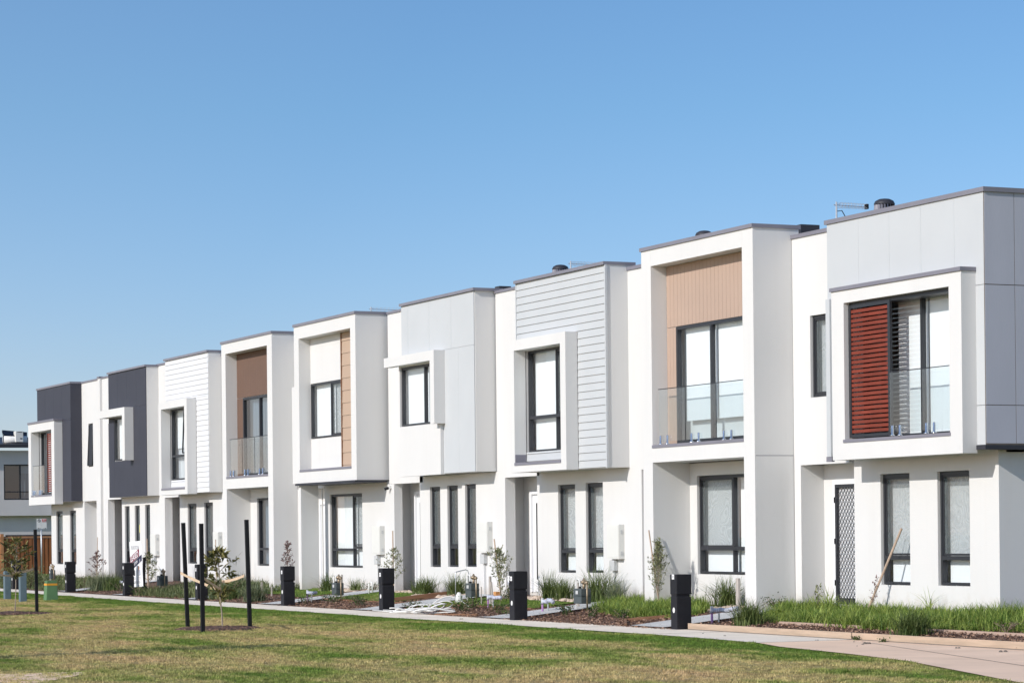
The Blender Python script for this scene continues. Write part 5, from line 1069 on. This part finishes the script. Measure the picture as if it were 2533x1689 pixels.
# parking sign
t = thing('street_sign', (-66, 1.1, 0), 'double parking sign plate on a thin steel pole before the timber fence', 'street sign')
MB().tube([(-66, 1.13, -.05), (-66, 1.13, 2.48)], .028).build('pole', 'steel', t, True)
for k, (ya, yb) in enumerate(((.94, 1.135), (1.142, 1.335))):
    pl = MB().box(-65.965, -65.955, ya, yb, 2.07, 2.47).build('sign_plate', 'signwhite', t); yc = (ya+yb)/2
    if k == 0:
        ring = MB(); n = 20
        for i in range(n):
            a, c = 2*math.pi*i/n, 2*math.pi*(i+1)/n
            ring.quad((-65.953, yc+.06*math.cos(a), 2.39+.06*math.sin(a)), (-65.953, yc+.06*math.cos(c), 2.39+.06*math.sin(c)), (-65.953, yc+.045*math.cos(c), 2.39+.045*math.sin(c)), (-65.953, yc+.045*math.cos(a), 2.39+.045*math.sin(a)))
        ring.build('ring', 'signblack', pl); MB().rod((-65.952, yc-.04, 2.43), (-65.952, yc+.04, 2.35), .012, .004).build('slash', 'signblack', pl)
        textmesh('S', .09, 'signblack', pl, (-65.953, yc, 2.39), (math.pi/2, 0, math.pi/2), 'symbol')
    else:
        MB().box(-65.954, -65.952, ya+.012, yb-.012, 2.34, 2.455).build('red_panel', 'signred', pl)
        textmesh('BUS', .06, 'signwhite', pl, (-65.951, yc, 2.425), (math.pi/2, 0, math.pi/2), 'lettering'); textmesh('ZONE', .055, 'signwhite', pl, (-65.951, yc, 2.37), (math.pi/2, 0, math.pi/2), 'lettering')
    d = -1 if k == 0 else 1
    MB().rod((-65.952, yc-.05, 2.095), (-65.952, yc+.05, 2.095), .008, .004).build('arrow_shaft', 'signblack', pl)
    b = MB(); b.v += [(-65.951, yc+d*.07, 2.095), (-65.951, yc+d*.035, 2.112), (-65.951, yc+d*.035, 2.078)]; b.f.append((0, 1, 2)); b.build('arrow_head', 'signblack', pl)
# side street, fence and the grey house beyond
struct(MB().quad((-80, -60, .006), (-69, -60, .006), (-69, 60, .006), (-80, 60, .006)).build('road', 'asphalt'))
fx = -84; t = thing('timber_fence', (fx, 5, 0), 'red-brown board and batten timber fence in front of the grey house', 'fence', None)
b = MB(); yy = -14.; r = random.Random(9)
while yy < 14:
    b.box(fx-.02, fx, yy, yy+.17, .05, 1.72) if True else None; b.box(fx+.001, fx+.03, yy+.13, yy+.24, .05, 1.72); yy += .19
b.build('palings', 'fence', t); MB().box(fx-.06, fx+.06, -14, 14, 1.725, 1.80).build('capping', 'fencecap', t)
MB().box(fx-.02, fx+.12, 3.78, 3.92, 0, 1.92).build('post', 'fencecap', t); MB().box(fx-.1, fx-.061, 4.05, 10, 1.78, 1.87).build('top_lattice', 'gutter', t)
gh = thing('grey_house', (-92, 6, 0), 'two-storey mauve grey rendered house behind the timber fence at the left', 'house', None); hx = -92
w = MB(); w.box(hx-12, hx-.4, -6, 16, 0, 6.0)
# upper wall facing the camera with the wide window opening
def slabx(b, x, y0, y1, z0, z1, t, holes):
    ys = sorted({y0, y1, *[h[k] for h in holes for k in (0, 1)]}); zs = sorted({z0, z1, *[h[k] for h in holes for k in (2, 3)]})
    for i in range(len(ys)-1):
        for j in range(len(zs)-1):
            my, mz = (ys[i]+ys[i+1])/2, (zs[j]+zs[j+1])/2
            if any(h[0] < my < h[1] and h[2] < mz < h[3] for h in holes): continue
            b.box(x-t, x, ys[i], ys[i+1], zs[j], zs[j+1])
slabx(w, hx, -6, 16, 2.82, 6.02, .3, [(5.9, 8.6, 3.6, 5.34)]); slabx(w, hx-.9, -6, 16, 0, 2.81, .3, [(5.2, 7.5, .8, 2.2)]) if False else w.box(hx-1.2, hx-.7, -6, 16, 0, 2.8)
w.box(hx-.7, hx-.31, -6, 16, 2.78, 2.82)
w.build('wall', 'houserender', gh)
r_ = MB(); r_.v += [(hx+.55, -6.5, 6.06), (hx+.55, 16.5, 6.2), (hx-12, 16.5, 7.0), (hx-12, -6.5, 6.9), (hx+.55, -6.5, 6.24), (hx+.55, 16.5, 6.38), (hx-12, 16.5, 7.18), (hx-12, -6.5, 7.08)]
r_.f += [(0, 3, 2, 1), (4, 5, 6, 7), (0, 1, 5, 4), (1, 2, 6, 5), (2, 3, 7, 6), (3, 0, 4, 7)]; r_.build('roof', 'gutter', gh)
wf = MB(); y0, y1, z0, z1 = 5.92, 8.58, 3.61, 5.33
for a in ((y0, y0+.05, z0, z1), (y1-.05, y1, z0, z1), (y0+.05, y1-.05, z1-.05, z1), (y0+.05, y1-.05, z0, z0+.05), (6.70, 6.77, z0+.05, z1-.05), (y0+.05, y1-.05, 3.97, 4.02)): wf.box(hx-.16, hx-.1, *a)
wf = wf.build('window', 'frame', gh); MB().quad((hx-.13, y0, z0), (hx-.13, y1, z0), (hx-.13, y1, z1), (hx-.13, y0, z1)).build('glass_pane', 'glassdark', wf)
cb = MB()
for i in range(40): ya = 6.78+i*.045; cb.quad((hx-.27+.03*math.sin(i*1.4), ya, z0), (hx-.27+.03*math.sin((i+1)*1.4), ya+.045, z0), (hx-.27+.03*math.sin((i+1)*1.4), ya+.045, 4.9), (hx-.27+.03*math.sin(i*1.4), ya, 4.9))
cb.build('curtain', 'curtain', wf); MB().box(hx-.26, hx-.25, 6.8, 8.5, 4.9, 5.3).build('blind', 'blind', wf); MB().box(hx-.295, hx-.29, 5.9, 6.75, z0, z1).build('dark_blind', 'interior', wf)
# roof top solar water heater
sx = -92.6; t2 = thing('solar_heater', (sx, 6.6, 6.3), 'white solar water heater with black collector panels on the grey house roof', 'water heater', None)
MB().tube([(sx, 6.04, 6.58), (sx, 7.2, 6.56)], .2, 18).build('tank', 'whiteplastic', t2, True); MB().box(sx-.1, sx+.32, 6.58, 6.96, 6.45, 6.99).build('heat_pump_cabinet', 'meterbox', t2, bevel=.015)
MB().box(sx+.322, sx+.33, 6.66, 6.90, 6.93, 6.955).build('cabinet_vent', 'black', t2); MB().box(sx+.322, sx+.33, 6.80, 6.90, 6.60, 6.65).build('cabinet_badge', 'signnavy', t2)
c = MB(); c.v += [(sx+.1, 6.05, 6.76), (sx+.1, 7.2, 6.66), (sx-.5, 7.35, 6.93), (sx-.5, 6.1, 7.03), (sx+.12, 6.05, 6.80), (sx+.12, 7.2, 6.70), (sx-.48, 7.35, 6.97), (sx-.48, 6.1, 7.07)]
c.f += [(0, 3, 2, 1), (4, 5, 6, 7), (0, 1, 5, 4), (1, 2, 6, 5), (2, 3, 7, 6), (3, 0, 4, 7)]; c.build('collector_panel', 'solar', t2)
MB().tube([(sx+.15, 6.0, 6.3), (sx+.1, 6.02, 6.75), (sx-.4, 6.08, 7.0)], .02).build('frame_leg', 'gutter', t2); MB().tube([(sx+.15, 7.28, 6.3), (sx+.1, 7.22, 6.68)], .025).build('frame_leg', 'gutter', t2); MB().box(sx+.05, sx+.35, 6.4, 7.2, 6.33, 6.42).build('base_frame', 'gutter', t2)
# small clods on the path
r = random.Random(8); b = MB()
for x, y, s in ((1.9, -3.7, .05), (2.0, -3.85, .03), (3.9, -3.45, .035), (5.2, -3.6, .05), (1.2, -3.5, .02), (.3, -3.6, .02), (-3.2, -3.7, .02), (2.4, -4.2, .015), (-2.1, -3.9, .02), (-12.7, -3.95, .03)):
    for k in range(3): b.lathe([(s*.5, 0), (s*.55, s*.25), (s*.2, s*.5)], (x+r.uniform(-s, s), y+r.uniform(-s, s), .012), 6)
tag(b.build('soil_clods', 'joint'), 'small dark soil crumbs scattered on the path', 'soil crumbs', kind='stuff')
